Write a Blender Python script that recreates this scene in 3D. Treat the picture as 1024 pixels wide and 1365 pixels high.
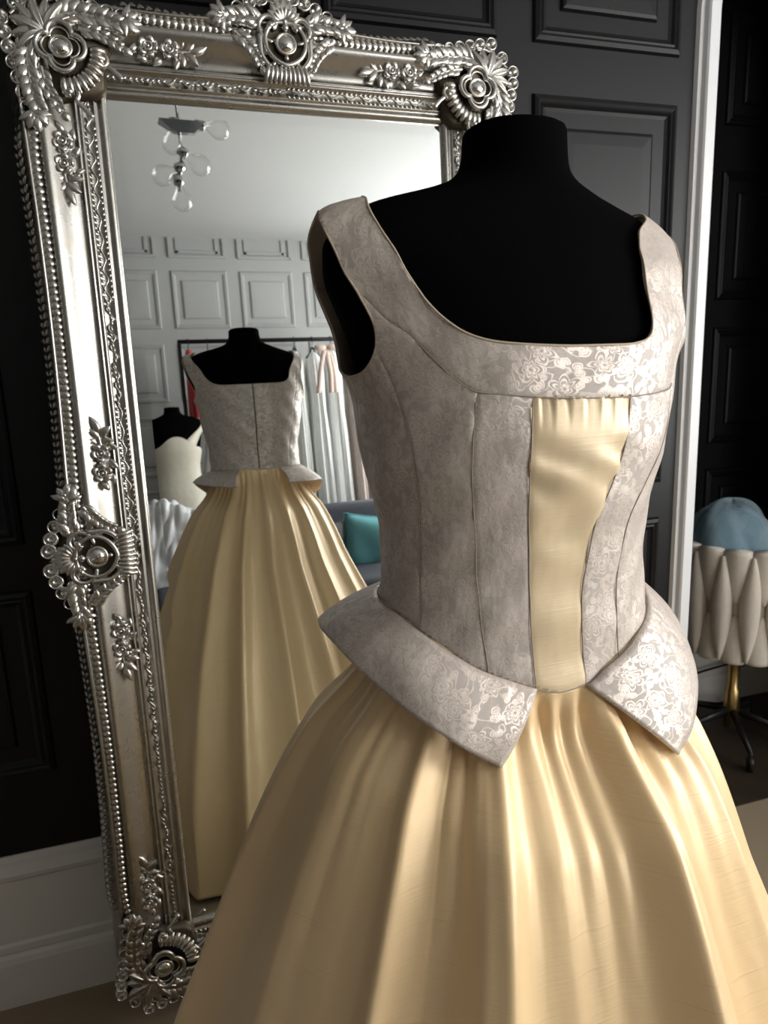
import bpy, bmesh, math, random
import numpy as np
from mathutils import Vector, Matrix, Euler
random.seed(7); RNG = np.random.default_rng(7)
PI = math.pi
sc = bpy.context.scene
for o in list(bpy.data.objects): bpy.data.objects.remove(o)
COL = sc.collection

# ------------------------------------------------------------------ camera
CAM = Vector((0.0, -1.5064, 1.3499))
FWD = Vector((.29139, .93456, -.2042)); RGT = Vector((.95188, -.30446, -.03509)); UPV = Vector((.09496, .18415, .9783))
cd = bpy.data.cameras.new('camera'); cam = bpy.data.objects.new('camera', cd); COL.objects.link(cam)
m3 = Matrix((RGT, UPV, -FWD)).transposed()
cam.matrix_world = Matrix.Translation(CAM) @ m3.to_4x4()
cd.sensor_fit = 'VERTICAL'; cd.sensor_height = 9.9; cd.lens = 953.17 / 1365 * 9.9
cd.clip_start = .02; cd.clip_end = 60
cd.dof.use_dof = True; cd.dof.focus_distance = .82; cd.dof.aperture_fstop = 2.8
sc.camera = cam

# ------------------------------------------------------------------ world, daylight, exposure
w = bpy.data.worlds.new('overcast_sky'); sc.world = w; w.use_nodes = True
nt = w.node_tree; bg = nt.nodes['Background']
bg.inputs['Color'].default_value = (.92, .95, 1.0, 1); bg.inputs['Strength'].default_value = 2.2
vs = sc.view_settings
vs.view_transform = 'Standard'; vs.look = 'None'; vs.gamma = 1; vs.use_curve_mapping = False
vs.exposure = -0.28
AX0R = .98   # left side of the recess
# room extents
XL, XR, YB, YW, ZC = -1.7, 2.75, -3.8, .025, 2.63
WINDOWS = [(-3.0, -2.0), (-1.75, -.95)]; WZ0, WZ1 = .75, 2.35
def window_light(y0, y1, power):
    l = bpy.data.lights.new('window_daylight', 'AREA'); l.shape = 'RECTANGLE'
    l.size = WZ1 - WZ0; l.size_y = y1 - y0; l.energy = power; l.color = (1.0, .985, .96)
    o = bpy.data.objects.new('window_daylight', l); COL.objects.link(o)
    o.location = (XR + .16, (y0 + y1) / 2, (WZ0 + WZ1) / 2); o.rotation_euler = (0, PI / 2, 0)
for (y0, y1), p_ in zip(WINDOWS, (88, 44)): window_light(y0, y1, p_)
FWX = (1.85, 2.6)   # unseen window in the front wall, added to give frontal fill
l3 = bpy.data.lights.new('window_daylight', 'AREA'); l3.shape = 'RECTANGLE'; l3.size = FWX[1] - FWX[0]; l3.size_y = WZ1 - WZ0; l3.energy = 42; l3.color = (1.0, .985, .96)
o3 = bpy.data.objects.new('window_daylight', l3); COL.objects.link(o3); o3.location = (sum(FWX) / 2, YB - .16, (WZ0 + WZ1) / 2); o3.rotation_euler = (PI / 2, 0, 0)  # lamp added to fill the gown from the front

# ------------------------------------------------------------------ materials
MATS = {}
def mat(name, color=(.5, .5, .5), rough=.5, metal=0., spec=.5, **kw):
    if name in MATS: return MATS[name]
    m = bpy.data.materials.new(name); m.use_nodes = True; MATS[name] = m
    b = m.node_tree.nodes['Principled BSDF']
    b.inputs['Base Color'].default_value = (*color, 1); b.inputs['Roughness'].default_value = rough
    b.inputs['Metallic'].default_value = metal; b.inputs['Specular IOR Level'].default_value = spec
    for k, v in kw.items(): b.inputs[k].default_value = v
    return m
class G:
    """tiny node graph helper"""
    def __init__(s, m): s.t = m.node_tree; s.b = s.t.nodes.get('Principled BSDF')
    def n(s, typ, **kw):
        nd = s.t.nodes.new(typ)
        for k, v in kw.items():
            if k.startswith('i_'):
                nd.inputs[int(k[2:]) if k[2:].isdigit() else k[2:].replace('_', ' ')].default_value = v
            else: setattr(nd, k, v)
        return nd
    def l(s, a, b): s.t.links.new(a, b)
    def val(s, x, sock):
        if hasattr(x, 'is_linked') or isinstance(x, bpy.types.NodeSocket): s.l(x, sock)
        else: sock.default_value = x
    def math(s, op, a, b=0., c=0., clamp=False):
        nd = s.n('ShaderNodeMath', operation=op, use_clamp=clamp)
        for i, x in enumerate((a, b, c)): s.val(x, nd.inputs[i])
        return nd.outputs[0]
    def noise(s, vec, scale, detail=2., rough=.5, dist=0.):
        nd = s.n('ShaderNodeTexNoise'); s.l(vec, nd.inputs['Vector'])
        nd.inputs['Scale'].default_value = scale; nd.inputs['Detail'].default_value = detail
        nd.inputs['Roughness'].default_value = rough; nd.inputs['Distortion'].default_value = dist
        return nd
    def ramp(s, x, p0, p1, c0=(0, 0, 0, 1), c1=(1, 1, 1, 1)):
        nd = s.n('ShaderNodeValToRGB'); s.l(x, nd.inputs[0]); e = nd.color_ramp.elements
        e[0].position = p0; e[1].position = p1; e[0].color = c0; e[1].color = c1
        return nd.outputs[0]
    def mix(s, f, a, b):
        nd = s.n('ShaderNodeMix', data_type='RGBA'); s.val(f, nd.inputs[0])
        for x, k in ((a, 6), (b, 7)): s.val(x, nd.inputs[k])
        return nd.outputs[2]
    def bump(s, h, strength, dist, prev=None):
        nd = s.n('ShaderNodeBump'); s.l(h, nd.inputs['Height'])
        nd.inputs['Strength'].default_value = strength; nd.inputs['Distance'].default_value = dist
        if prev is not None: s.l(prev, nd.inputs['Normal'])
        return nd.outputs[0]
    def coord(s, which='Object'):
        return s.n('ShaderNodeTexCoord').outputs[which]
    def mapping(s, vec, scale=(1, 1, 1), rot=(0, 0, 0)):
        nd = s.n('ShaderNodeMapping'); s.l(vec, nd.inputs[0]); nd.inputs['Scale'].default_value = scale; nd.inputs['Rotation'].default_value = rot
        return nd.outputs[0]

def brocade(name='ivory_brocade', base=(.49, .425, .372), scale=34.):
    m = mat(name, base, .5); g = G(m)
    uv = g.mapping(g.coord('UV'), (scale, scale, scale))
    wob = g.noise(uv, 1.6, 2.)
    sub = g.n('ShaderNodeVectorMath', operation='SUBTRACT'); g.l(wob.outputs['Color'], sub.inputs[0]); sub.inputs[1].default_value = (.5, .5, .5)
    scl = g.n('ShaderNodeVectorMath', operation='SCALE'); g.l(sub.outputs[0], scl.inputs[0]); scl.inputs['Scale'].default_value = .35
    add = g.n('ShaderNodeVectorMath', operation='ADD'); g.l(uv, add.inputs[0]); g.l(scl.outputs[0], add.inputs[1])
    P = add.outputs[0]
    def flowers(vec, petals, R0, R1, line, rnd):
        vo = g.n('ShaderNodeTexVoronoi', voronoi_dimensions='2D'); g.l(vec, vo.inputs['Vector']); vo.inputs['Scale'].default_value = 1.; vo.inputs['Randomness'].default_value = rnd
        d = g.n('ShaderNodeVectorMath', operation='SUBTRACT'); g.l(vec, d.inputs[0]); g.l(vo.outputs['Position'], d.inputs[1])
        sp = g.n('ShaderNodeSeparateXYZ'); g.l(d.outputs[0], sp.inputs[0])
        ang = g.math('ARCTAN2', sp.outputs[1], sp.outputs[0])
        rr = g.math('SQRT', g.math('ADD', g.math('MULTIPLY', sp.outputs[0], sp.outputs[0]), g.math('MULTIPLY', sp.outputs[1], sp.outputs[1])))
        sc_ = g.n('ShaderNodeSeparateColor'); g.l(vo.outputs['Color'], sc_.inputs[0])
        co = g.math('ABSOLUTE', g.math('COSINE', g.math('MULTIPLY_ADD', ang, petals / 2, g.math('MULTIPLY', sc_.outputs[0], 6.28))))
        R = g.math('MULTIPLY_ADD', co, R1, R0)
        q = g.math('DIVIDE', rr, R)
        out = None
        for k, wd in ((1.0, line), (.62, line * 1.2), (.28, line * 1.6)):
            e = g.math('SUBTRACT', 1., g.math('DIVIDE', g.math('ABSOLUTE', g.math('SUBTRACT', q, k)), wd), clamp=True)
            out = e if out is None else g.math('MAXIMUM', out, e)
        inside = g.math('LESS_THAN', q, 1.05)
        return out, inside
    f1, in1 = flowers(P, 6., .17, .2, .13, .75)
    p2 = g.mapping(P, (2.3, 2.3, 2.3), (0, 0, .6))
    f2, in2 = flowers(p2, 2., .1, .34, .22, .9)
    n1 = g.noise(P, 1.25, 1.); 
    vine = g.math('SUBTRACT', 1., g.math('MULTIPLY', g.math('ABSOLUTE', g.math('SUBTRACT', g.math('FRACT', g.math('MULTIPLY', n1.outputs[0], 7.)), .5)), 7.), clamp=True)
    outside = g.math('SUBTRACT', 1., in1)
    pat = g.math('MAXIMUM', f1, g.math('MULTIPLY', outside, g.math('MAXIMUM', f2, g.math('MULTIPLY', vine, .8))))
    patch = g.ramp(g.noise(uv, .5, 2.).outputs[0], .22, .48, (.25, .25, .25, 1), (1, 1, 1, 1))
    pat = g.math('MULTIPLY', pat, patch)
    g.l(g.mix(pat, (*base, 1), (min(1, base[0] * 1.5), min(1, base[1] * 1.5), min(1, base[2] * 1.5), 1)), g.b.inputs['Base Color'])
    g.l(g.math('MULTIPLY_ADD', pat, -.18, .52), g.b.inputs['Roughness'])
    g.l(g.math('MULTIPLY', pat, .4), g.b.inputs['Metallic'])
    weave = g.noise(g.mapping(g.coord('UV'), (300, 1500, 1)), 1., 1.)
    wr = g.noise(g.mapping(g.coord('UV'), (26, 14, 1)), 1., 3., .55)
    nb = g.bump(wr.outputs[0], .5, .006)
    nb = g.bump(pat, .16, .0006, nb)
    nb = g.bump(weave.outputs[0], .10, .0006, nb)
    g.l(nb, g.b.inputs['Normal'])
    g.b.inputs['Sheen Weight'].default_value = .12
    return m
def silk(name, base, slub=1., sat=1.):
    m = mat(name, base, .40); g = G(m)
    uv = g.coord('UV')
    s1 = g.noise(g.mapping(uv, (9, 420, 1)), 1., 2., .6)
    streak = g.ramp(s1.outputs[0], .66, .76)
    s2 = g.noise(g.mapping(uv, (30, 900, 1)), 1., 1.)
    g.l(g.mix(g.math('MULTIPLY', streak, .45 * slub), (*base, 1), (base[0] * .62, base[1] * .55, base[2] * .42, 1)), g.b.inputs['Base Color'])
    cr = g.noise(g.mapping(uv, (16, 7, 1)), 1., 3., .5)
    nb = g.bump(cr.outputs[0], .28, .01)
    nb = g.bump(s1.outputs[0], .10 * slub, .0015, nb); nb = g.bump(s2.outputs[0], .12, .0006, nb)
    g.l(nb, g.b.inputs['Normal'])
    g.b.inputs['Metallic'].default_value = .12; g.b.inputs['Specular IOR Level'].default_value = .5; g.b.inputs['Sheen Weight'].default_value = .15
    g.b.inputs['Roughness'].default_value = .37
    return m
def noisy(name, color, rough=.6, scale=40., amt=.25, bump=.2, bdist=.002, **kw):
    m = mat(name, color, rough, **kw); g = G(m); c = g.coord()
    n = g.noise(c, scale, 4.)
    g.l(g.mix(n.outputs[0], tuple(x * (1 - amt) for x in color) + (1,), tuple(min(1, x * (1 + amt)) for x in color) + (1,)), g.b.inputs['Base Color'])
    if bump: g.l(g.bump(n.outputs[0], bump, bdist), g.b.inputs['Normal'])
    return m
def silver(name, color=(.66, .63, .57), rough=.26, dark=.5):
    m = mat(name, color, rough, 1.); g = G(m); c = g.coord()
    n = g.noise(c, 22., 5., .6); n2 = g.noise(c, 190., 3.)
    tar = g.ramp(n.outputs[0], .46, .72)
    g.l(g.mix(g.math('MULTIPLY', tar, dark), (*color, 1), (color[0] * .66, color[1] * .59, color[2] * .49, 1)), g.b.inputs['Base Color'])
    g.l(g.math('MULTIPLY_ADD', n.outputs[0], .22, rough - .09), g.b.inputs['Roughness'])
    g.l(g.bump(n2.outputs[0], .12, .0008), g.b.inputs['Normal'])
    return m
M = dict(
    brocade=brocade(), silk=silk('golden_dupion_silk', (.86, .625, .345)), silkpanel=silk('pale_silk_panel', (.76, .60, .38), .8),
    lining=mat('cream_lining', (.52, .42, .30), .6), thread=mat('seam_thread', (.30, .25, .20), .7),
    velvet=noisy('black_velvet', (.0018, .0018, .002), .95, 300, .4, .2, .0006, spec=.02),
    darkwall=noisy('charcoal_satin_paint', (.0055, .0055, .0065), .42, 60, .1, .03, .0006, spec=.30),
    whitewall=noisy('white_wall_paint', (.44, .445, .44), .55, 50, .03, .03, .001),
    ceiling=noisy('white_ceiling_paint', (.60, .605, .60), .8, 30, .03, .03, .001),
    skirting=noisy('white_gloss_skirting', (.72, .70, .66), .38, 20, .04, .03, .001),
    silver=silver('antique_silver', (.63, .615, .58)), silver2=silver('worn_silver_leaf', (.47, .455, .42), .27, .5),
    patina=silver('dark_patina', (.09, .075, .055), .5, .6), gem=mat('silvered_gem', (.72, .70, .66), .12, 1.),
    glass=mat('mirror_silvering', (.86, .89, .88), 0., 1.), blackedge=mat('mirror_edge', (.01, .01, .01), .5),
)
def carpet():
    m = noisy('beige_carpet', (.32, .255, .175), .95, 420, .45, .8, .004, spec=.1); return m
M['carpet'] = carpet()

# ------------------------------------------------------------------ mesh helpers
def mesh(name, V, F, uv=None, smooth=True):
    me = bpy.data.meshes.new(name); V = np.asarray(V, float)
    me.from_pydata(V.tolist(), [], [tuple(int(i) for i in f) for f in F])
    if uv is not None:
        l = me.uv_layers.new(name='UVMap'); idx = np.empty(len(me.loops), np.int32); me.loops.foreach_get('vertex_index', idx)
        l.data.foreach_set('uv', np.asarray(uv, np.float32)[idx].ravel())
    if smooth: me.polygons.foreach_set('use_smooth', [True] * len(me.polygons))
    me.update(); return me
def add(name, me, mt=None, parent=None, loc=None, rot=None, kind=None):
    o = bpy.data.objects.new(name, me); COL.objects.link(o)
    if mt is not None and me is not None and len(me.materials) == 0: me.materials.append(mt)
    if parent is not None: o.parent = parent
    if loc is not None: o.location = loc
    if rot is not None: o.rotation_euler = rot
    if kind: o['kind'] = kind
    return o
def tag(o, label, cat, group=None):
    o['label'] = label; o['category'] = cat
    if group: o['group'] = group
    return o
def empty(name, loc=(0, 0, 0), rz=0.):
    o = bpy.data.objects.new(name, None); COL.objects.link(o); o.location = loc; o.rotation_euler = (0, 0, rz); o.empty_display_size = .05
    return o
class MB:
    def __init__(s): s.V = []; s.F = []; s.n = 0
    def add(s, V, F, T=None):
        V = np.asarray(V, float)
        if T is not None:
            T = np.asarray(T, float); V = V @ T[:3, :3].T + T[:3, 3]
        s.V.append(V); s.F.extend([tuple(i + s.n for i in f) for f in F]); s.n += len(V); return s
    def box(s, x0, x1, y0, y1, z0, z1, T=None):
        V = [(x, y, z) for x in (x0, x1) for y in (y0, y1) for z in (z0, z1)]
        return s.add(V, [(0, 1, 3, 2), (4, 6, 7, 5), (0, 4, 5, 1), (2, 3, 7, 6), (0, 2, 6, 4), (1, 5, 7, 3)], T)
    def tube(s, P, r, seg=8, closed=False, T=None, flat=1.):
        P = np.asarray(P, float); n = len(P); r = np.full(n, r) if np.isscalar(r) else np.asarray(r)
        t = (np.roll(P, -1, 0) - np.roll(P, 1, 0)) if closed else np.gradient(P, axis=0)
        t /= np.linalg.norm(t, axis=1)[:, None] + 1e-12
        nv = np.cross(t[0], (0, 0, 1.)); 
        if np.linalg.norm(nv) < 1e-3: nv = np.cross(t[0], (0, 1., 0))
        nv /= np.linalg.norm(nv); V = []
        for i in range(n):
            nv = nv - (nv @ t[i]) * t[i]; nv /= np.linalg.norm(nv) + 1e-12; b = np.cross(t[i], nv)
            for k in range(seg):
                a = 2 * PI * k / seg; V.append(P[i] + r[i] * (math.cos(a) * nv + flat * math.sin(a) * b))
        F = []
        for i in range(n if closed else n - 1):
            j = (i + 1) % n
            for k in range(seg): F.append((i * seg + k, i * seg + (k + 1) % seg, j * seg + (k + 1) % seg, j * seg + k))
        if not closed: F.append(tuple(range(seg))[::-1]); F.append(tuple((n - 1) * seg + k for k in range(seg)))
        return s.add(V, F, T)
    def lathe(s, prof, seg=20, T=None, cap=True):
        V = []; F = []; n = len(prof)
        for r, z in prof:
            for k in range(seg): V.append((r * math.cos(2 * PI * k / seg), r * math.sin(2 * PI * k / seg), z))
        for i in range(n - 1):
            for k in range(seg): F.append((i * seg + k, i * seg + (k + 1) % seg, (i + 1) * seg + (k + 1) % seg, (i + 1) * seg + k))
        if cap: F.append(tuple(range(seg))[::-1]); F.append(tuple((n - 1) * seg + k for k in range(seg)))
        return s.add(V, F, T)
    def ell(s, c, r, seg=10, rings=6, T=None):
        V = [(c[0], c[1], c[2] - r[2])]; F = []
        for i in range(1, rings):
            a = -PI / 2 + PI * i / rings
            for k in range(seg):
                b = 2 * PI * k / seg; V.append((c[0] + r[0] * math.cos(a) * math.cos(b), c[1] + r[1] * math.cos(a) * math.sin(b), c[2] + r[2] * math.sin(a)))
        V.append((c[0], c[1], c[2] + r[2])); L = len(V) - 1
        for k in range(seg): F.append((0, 1 + (k + 1) % seg, 1 + k)); F.append((L, L - seg + k, L - seg + (k + 1) % seg))
        for i in range(rings - 2):
            for k in range(seg): a = 1 + i * seg; F.append((a + k, a + (k + 1) % seg, a + seg + (k + 1) % seg, a + seg + k))
        return s.add(V, F, T)
    def leaf(s, L, W, H, bend=0., curl=0., T=None, n=6, m=4, groove=.35, tipw=.0, pw=.85):
        """half-solid lobe lying on z=0, from origin along +x; bend curves it sideways, curl lifts the tip"""
        V = []; F = []
        for i in range(n + 1):
            u = i / n; x = L * u; c = bend * u * u
            wd = W * (math.sin(PI * min(1, u ** pw * .93 + .05)) ** .7) if u < 1 else W * tipw
            base = H * math.sin(PI * (u * .8 + .12)) + curl * u * u
            for j in range(m + 1):
                v = -1 + 2 * j / m
                h = base * (1 - v * v) ** .5 if abs(v) < 1 else 0.
                if abs(v) < .3: h -= groove * H * math.sin(PI * u)
                V.append((x, c + wd * v, h + curl * u * u * .5 * (1 if abs(v) == 1 else 0)))
        for i in range(n):
            for j in range(m): a = i * (m + 1) + j; F.append((a, a + m + 1, a + m + 2, a + 1))
        return s.add(V, F, T)
    def mesh(s, name, smooth=True): return mesh(name, np.concatenate(s.V), s.F, smooth=smooth)
    def obj(s, name, mt, parent=None, smooth=True, kind=None, **k): return add(name, s.mesh(name, smooth), mt, parent, kind=kind, **k)
def TM(x=0, y=0, z=0, rz=0., s=1., rx=0., ry=0., sx=None):
    M4 = Matrix.Translation((x, y, z)) @ Euler((rx, ry, rz), 'XYZ').to_matrix().to_4x4()
    S = Matrix.Diagonal((s if sx is None else sx, s, s, 1))
    return np.array(M4 @ S)
def grid_faces(n, m, wrap=False):
    F = []
    for i in range(n - 1):
        for j in range(m if wrap else m - 1): F.append((i * m + j, i * m + (j + 1) % m, (i + 1) * m + (j + 1) % m, (i + 1) * m + j))
    return F
def pchip(x, xs, ys):
    xs = np.asarray(xs, float); ys = np.asarray(ys, float); h = np.diff(xs); d = np.diff(ys) / h
    mm = np.zeros_like(ys); mm[0] = d[0]; mm[-1] = d[-1]
    for i in range(1, len(xs) - 1):
        if d[i - 1] * d[i] > 0:
            w1 = 2 * h[i] + h[i - 1]; w2 = h[i] + 2 * h[i - 1]; mm[i] = (w1 + w2) / (w1 / d[i - 1] + w2 / d[i])
    x = np.clip(np.asarray(x, float), xs[0], xs[-1]); i = np.clip(np.searchsorted(xs, x) - 1, 0, len(xs) - 2); t = (x - xs[i]) / h[i]
    return ys[i] * (1 + 2 * t) * (1 - t) ** 2 + h[i] * mm[i] * t * (1 - t) ** 2 + ys[i + 1] * t * t * (3 - 2 * t) + h[i] * mm[i + 1] * t * t * (t - 1)
def catmull(P, n):
    P = np.asarray(P, float); t = np.linspace(0, len(P) - 1, n); return np.stack([pchip(t, np.arange(len(P)), P[:, k]) for k in range(P.shape[1])], 1)

# ================================================================== THE ROOM
def struct(name, mb, mt, parent=None, smooth=False):
    o = mb.obj(name, mt, parent, smooth=smooth)
    if parent is None: o['kind'] = 'structure'
    return o
struct('floor', MB().box(XL - .1, XR + .3, YB - .1, 1.0, -.05, 0), M['carpet'])
struct('floor_recess', MB().box(AX0R, XR + .1, YW + .0, .60, 0, .004), noisy('dark_stained_boards', (.035, .025, .017), .45, 12, .3, .1, .002))  # thin slab over the carpet, its dark colour stands in for shade
struct('ceiling', MB().box(XL - .1, XR + .3, YB - .1, 1.0, ZC, ZC + .05), M['ceiling'])
M['greywall'] = noisy('grey_wall_paint', (.17, .165, .16), .55, 50, .05, .03, .001)
wl = struct('wall_left', MB().box(XL - .1, XL, YB, YW, 0, ZC), M['greywall'])
mf = MB(); mf.box(XL - .1, FWX[0], YB - .1, YB, 0, ZC); mf.box(FWX[1], XR + .2, YB - .1, YB, 0, ZC); mf.box(FWX[0], FWX[1], YB - .1, YB, 0, WZ0); mf.box(FWX[0], FWX[1], YB - .1, YB, WZ1, ZC)
wf = struct('wall_front', mf, M['whitewall'])
fm = MB(); fy0, fy1 = YB - .07, YB - .02
fm.box(FWX[0], FWX[0] + .05, fy0, fy1, WZ0, WZ1); fm.box(FWX[1] - .05, FWX[1], fy0, fy1, WZ0, WZ1); fm.box(*FWX, fy0, fy1, WZ0, WZ0 + .05); fm.box(*FWX, fy0, fy1, WZ1 - .05, WZ1); fm.box(*FWX, fy0, fy1, (WZ0 + WZ1) / 2 - .02, (WZ0 + WZ1) / 2 + .02)
w3 = struct('window_3', fm, M['skirting']); MB().box(FWX[0] - .05, FWX[1] + .05, YB - .1, YB + .06, WZ0 - .04, WZ0).obj('window_sill', M['skirting'], w3, smooth=False)  # made-up window frame, goes with the added fill lamp
# back wall with an arched opening on the right
AX0, AX1, AZ = 1.325, 2.02, 2.12
mbk = MB()
arch_c = (AX0 + AX1) / 2; arch_r = (AX1 - AX0) / 2
na = 24; archpts = [(arch_c - arch_r * math.cos(PI * i / na), AZ + .30 * math.sin(PI * i / na)) for i in range(na + 1)]
mbk.box(XL - .1, AX0, YW, YW + .12, 0, ZC); mbk.box(AX1, XR + .2, YW, YW + .12, 0, ZC)
V = []; F = []
for (x, z) in archpts:
    for zz in (z, ZC):
        for y in (YW, YW + .12): V.append((x, y, zz))
for i in range(na):
    a = i * 4; b = a + 4
    F += [(a, b, b + 2, a + 2), (a + 1, a + 3, b + 3, b + 1), (a, a + 1, b + 1, b)]
mbk.add(V, F)
wb = struct('wall_back', mbk, M['darkwall'])
# recess behind the arch
mr = MB(); mr.box(AX0 - .35, XR + .2, .60, .70, 0, ZC); mr.box(AX0 - .45, AX0 - .35, YW + .12, .70, 0, ZC); mr.box(XR + .1, XR + .2, YW + .12, .70, 0, ZC)
wr_ = struct('wall_recess', mr, M['darkwall'])
# right wall with two window openings
mw = MB(); ys = [YB - .1] + [y for ab in WINDOWS for y in ab] + [YW + .12]
for i in range(0, len(ys), 2): mw.box(XR, XR + .12, ys[i], ys[i + 1], 0, ZC)
for y0, y1 in WINDOWS: mw.box(XR, XR + .12, y0, y1, 0, WZ0); mw.box(XR, XR + .12, y0, y1, WZ1, ZC)
wrt = struct('wall_right', mw, M['whitewall'])
pane = mat('window_pane', (1, 1, 1), 0., 0., .5, **{'Transmission Weight': 1., 'IOR': 1.0})
for i, (y0, y1) in enumerate(WINDOWS):
    fm = MB(); x0, x1 = XR + .03, XR + .08
    fm.box(x0, x1, y0, y0 + .05, WZ0, WZ1); fm.box(x0, x1, y1 - .05, y1, WZ0, WZ1); fm.box(x0, x1, y0, y1, WZ0, WZ0 + .05); fm.box(x0, x1, y0, y1, WZ1 - .05, WZ1)
    fm.box(x0, x1, y0, y1, (WZ0 + WZ1) / 2 - .02, (WZ0 + WZ1) / 2 + .02)
    wo = struct(f'window_{i+1}', fm, M['skirting'])
    MB().box(XR - .06, XR + .1, y0 - .05, y1 + .05, WZ0 - .04, WZ0).obj('window_sill', M['skirting'], wo, smooth=False)

# ---- panelling: each panel is a bolection moulding with a raised field
def panel_mesh(wd, ht, name='wall_panel'):
    prof = [(0, 0), (.004, .008), (.012, .012), (.018, .008), (.022, .010), (.027, .004), (.034, .001), (.066, .001), (.070, .009), (.076, .012), (.10, .013)]
    V = []; F = []
    for d, h in prof:
        for (sx, sz) in ((-1, -1), (1, -1), (1, 1), (-1, 1)): V.append((sx * (wd / 2 - d), -h, sz * (ht / 2 - d)))
    for i in range(len(prof) - 1):
        for k in range(4): F.append((i * 4 + k, i * 4 + (k + 1) % 4, (i + 1) * 4 + (k + 1) % 4, (i + 1) * 4 + k))
    n = (len(prof) - 1) * 4; F.append((n, n + 1, n + 2, n + 3))
    return mesh(name, V, F, smooth=False)
PW, PH = .38, .40
ROWS = [(.53, .93), (1.022, 1.43), (1.523, 1.915), (2.015, 2.405)]
pm = {}
def panels(parent, xs, y, mt, rows, face=1, top=True):
    for (z0, z1) in rows + ([(2.49, ZC - .015)] if top else []):
        for (x0, x1) in xs:
            key = (mt.name, round(x1 - x0, 3), round(z1 - z0, 3))
            if z1 - z0 < .22:
                me = pm.get(key)
                if me is None:
                    b = MB(); wd, ht = (x1 - x0) / 2, (z1 - z0) / 2
                    for d, h in ((0, .012), (.05, .008)):
                        b.box(-wd + d, wd - d, -h, 0, -ht + d * .6, -ht + d * .6 + .016); b.box(-wd + d, -wd + d + .016, -h, 0, -ht + d * .6, ht); b.box(wd - d - .016, wd - d, -h, 0, -ht + d * .6, ht)
                    me = b.mesh('wall_panel', False); pm[key] = me
            else: me = pm.get(key) or pm.setdefault(key, panel_mesh(x1 - x0, z1 - z0))
            add('wall_panel', me, mt, parent, loc=((x0 + x1) / 2, y, (z0 + z1) / 2), rot=(0, 0, 0 if face > 0 else PI))
panels(wb, [(-1.58, -1.2), (-1.115, -.735), (-.65, -.27), (-.11, .27), (.385, .766), (.85, 1.231)], YW, M['darkwall'], ROWS, 1)
panels(wr_, [(1.40, 1.78), (1.885, 2.265), (2.35, 2.73)], .60, M['darkwall'], [(.53, .93), (1.022, 1.43), (1.523, 1.94), (2.08, 2.42)], 1, top=False)
panels(wf, [(-1.45 + .465 * k, -1.07 + .465 * k) for k in range(7)], YB, M['whitewall'], ROWS, -1)
# left wall panels
for (z0, z1) in ROWS:
    for k in range(7):
        me = pm.get('lw%.2f' % z0) or pm.setdefault('lw%.2f' % z0, panel_mesh(PW, z1 - z0)); yy = YB + .35 + .5 * k
        add('wall_panel', me, M['greywall'], wl, loc=(XL, yy, (z0 + z1) / 2), rot=(0, 0, PI / 2))
# skirting boards
SK = [(0, 0), (.025, 0), (.025, .105), (.022, .118), (.014, .124), (.018, .13), (.018, .145), (.013, .15), (.012, .295), (.016, .302), (.018, .312), (.014, .322), (.010, .33), (.008, .34), (.004, .351), (0, .351)]
def skirting(name, p0, p1, nrm):
    V = []; 
    for (x, y) in (p0, p1):
        for d, z in SK: V.append((x + nrm[0] * d, y + nrm[1] * d, z))
    n = len(SK); F = [(k, k + 1, n + k + 1, n + k) for k in range(n - 1)] + [tuple(range(n)), tuple(range(n, 2 * n))[::-1]]
    o = add(name, mesh(name, V, F, smooth=False), M['skirting']); o['kind'] = 'structure'
skirting('baseboard_back', (XL, YW), (AX0 - .055, YW), (0, -1)); skirting('baseboard_front', (XL, YB), (XR, YB), (0, 1))
skirting('baseboard_left', (XL, YB), (XL, YW), (1, 0)); skirting('baseboard_recess', (AX0 - .35, .60), (XR + .1, .60), (0, -1))
skirting('baseboard_right', (XR, YB), (XR, YW), (-1, 0))
# white arched trim round the opening
tp = [(AX0, 0.0)] + [(AX0, AZ * k / 6) for k in range(1, 6)] + archpts + [(AX1, AZ * (5 - k) / 6) for k in range(5)] + [(AX1, 0.)]
tp = np.array(tp); tg = np.gradient(tp, axis=0); tg /= np.linalg.norm(tg, axis=1)[:, None]; nr = np.stack([-tg[:, 1], tg[:, 0]], 1)
prof = [(.0, .0), (.0, .022), (.006, .026), (.030, .026), (.034, .022), (.038, .012), (.046, .010), (.050, .0)]
V = []
for p, nn in zip(tp, nr):
    for d, h in prof: V.append((p[0] + nn[0] * d, YW - h, p[1] + nn[1] * d))
o = add('trim_1', mesh('trim_1', V, grid_faces(len(tp), len(prof)), smooth=False), mat('white_trim_paint', (.74, .75, .76), .35)); o['kind'] = 'structure'

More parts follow.
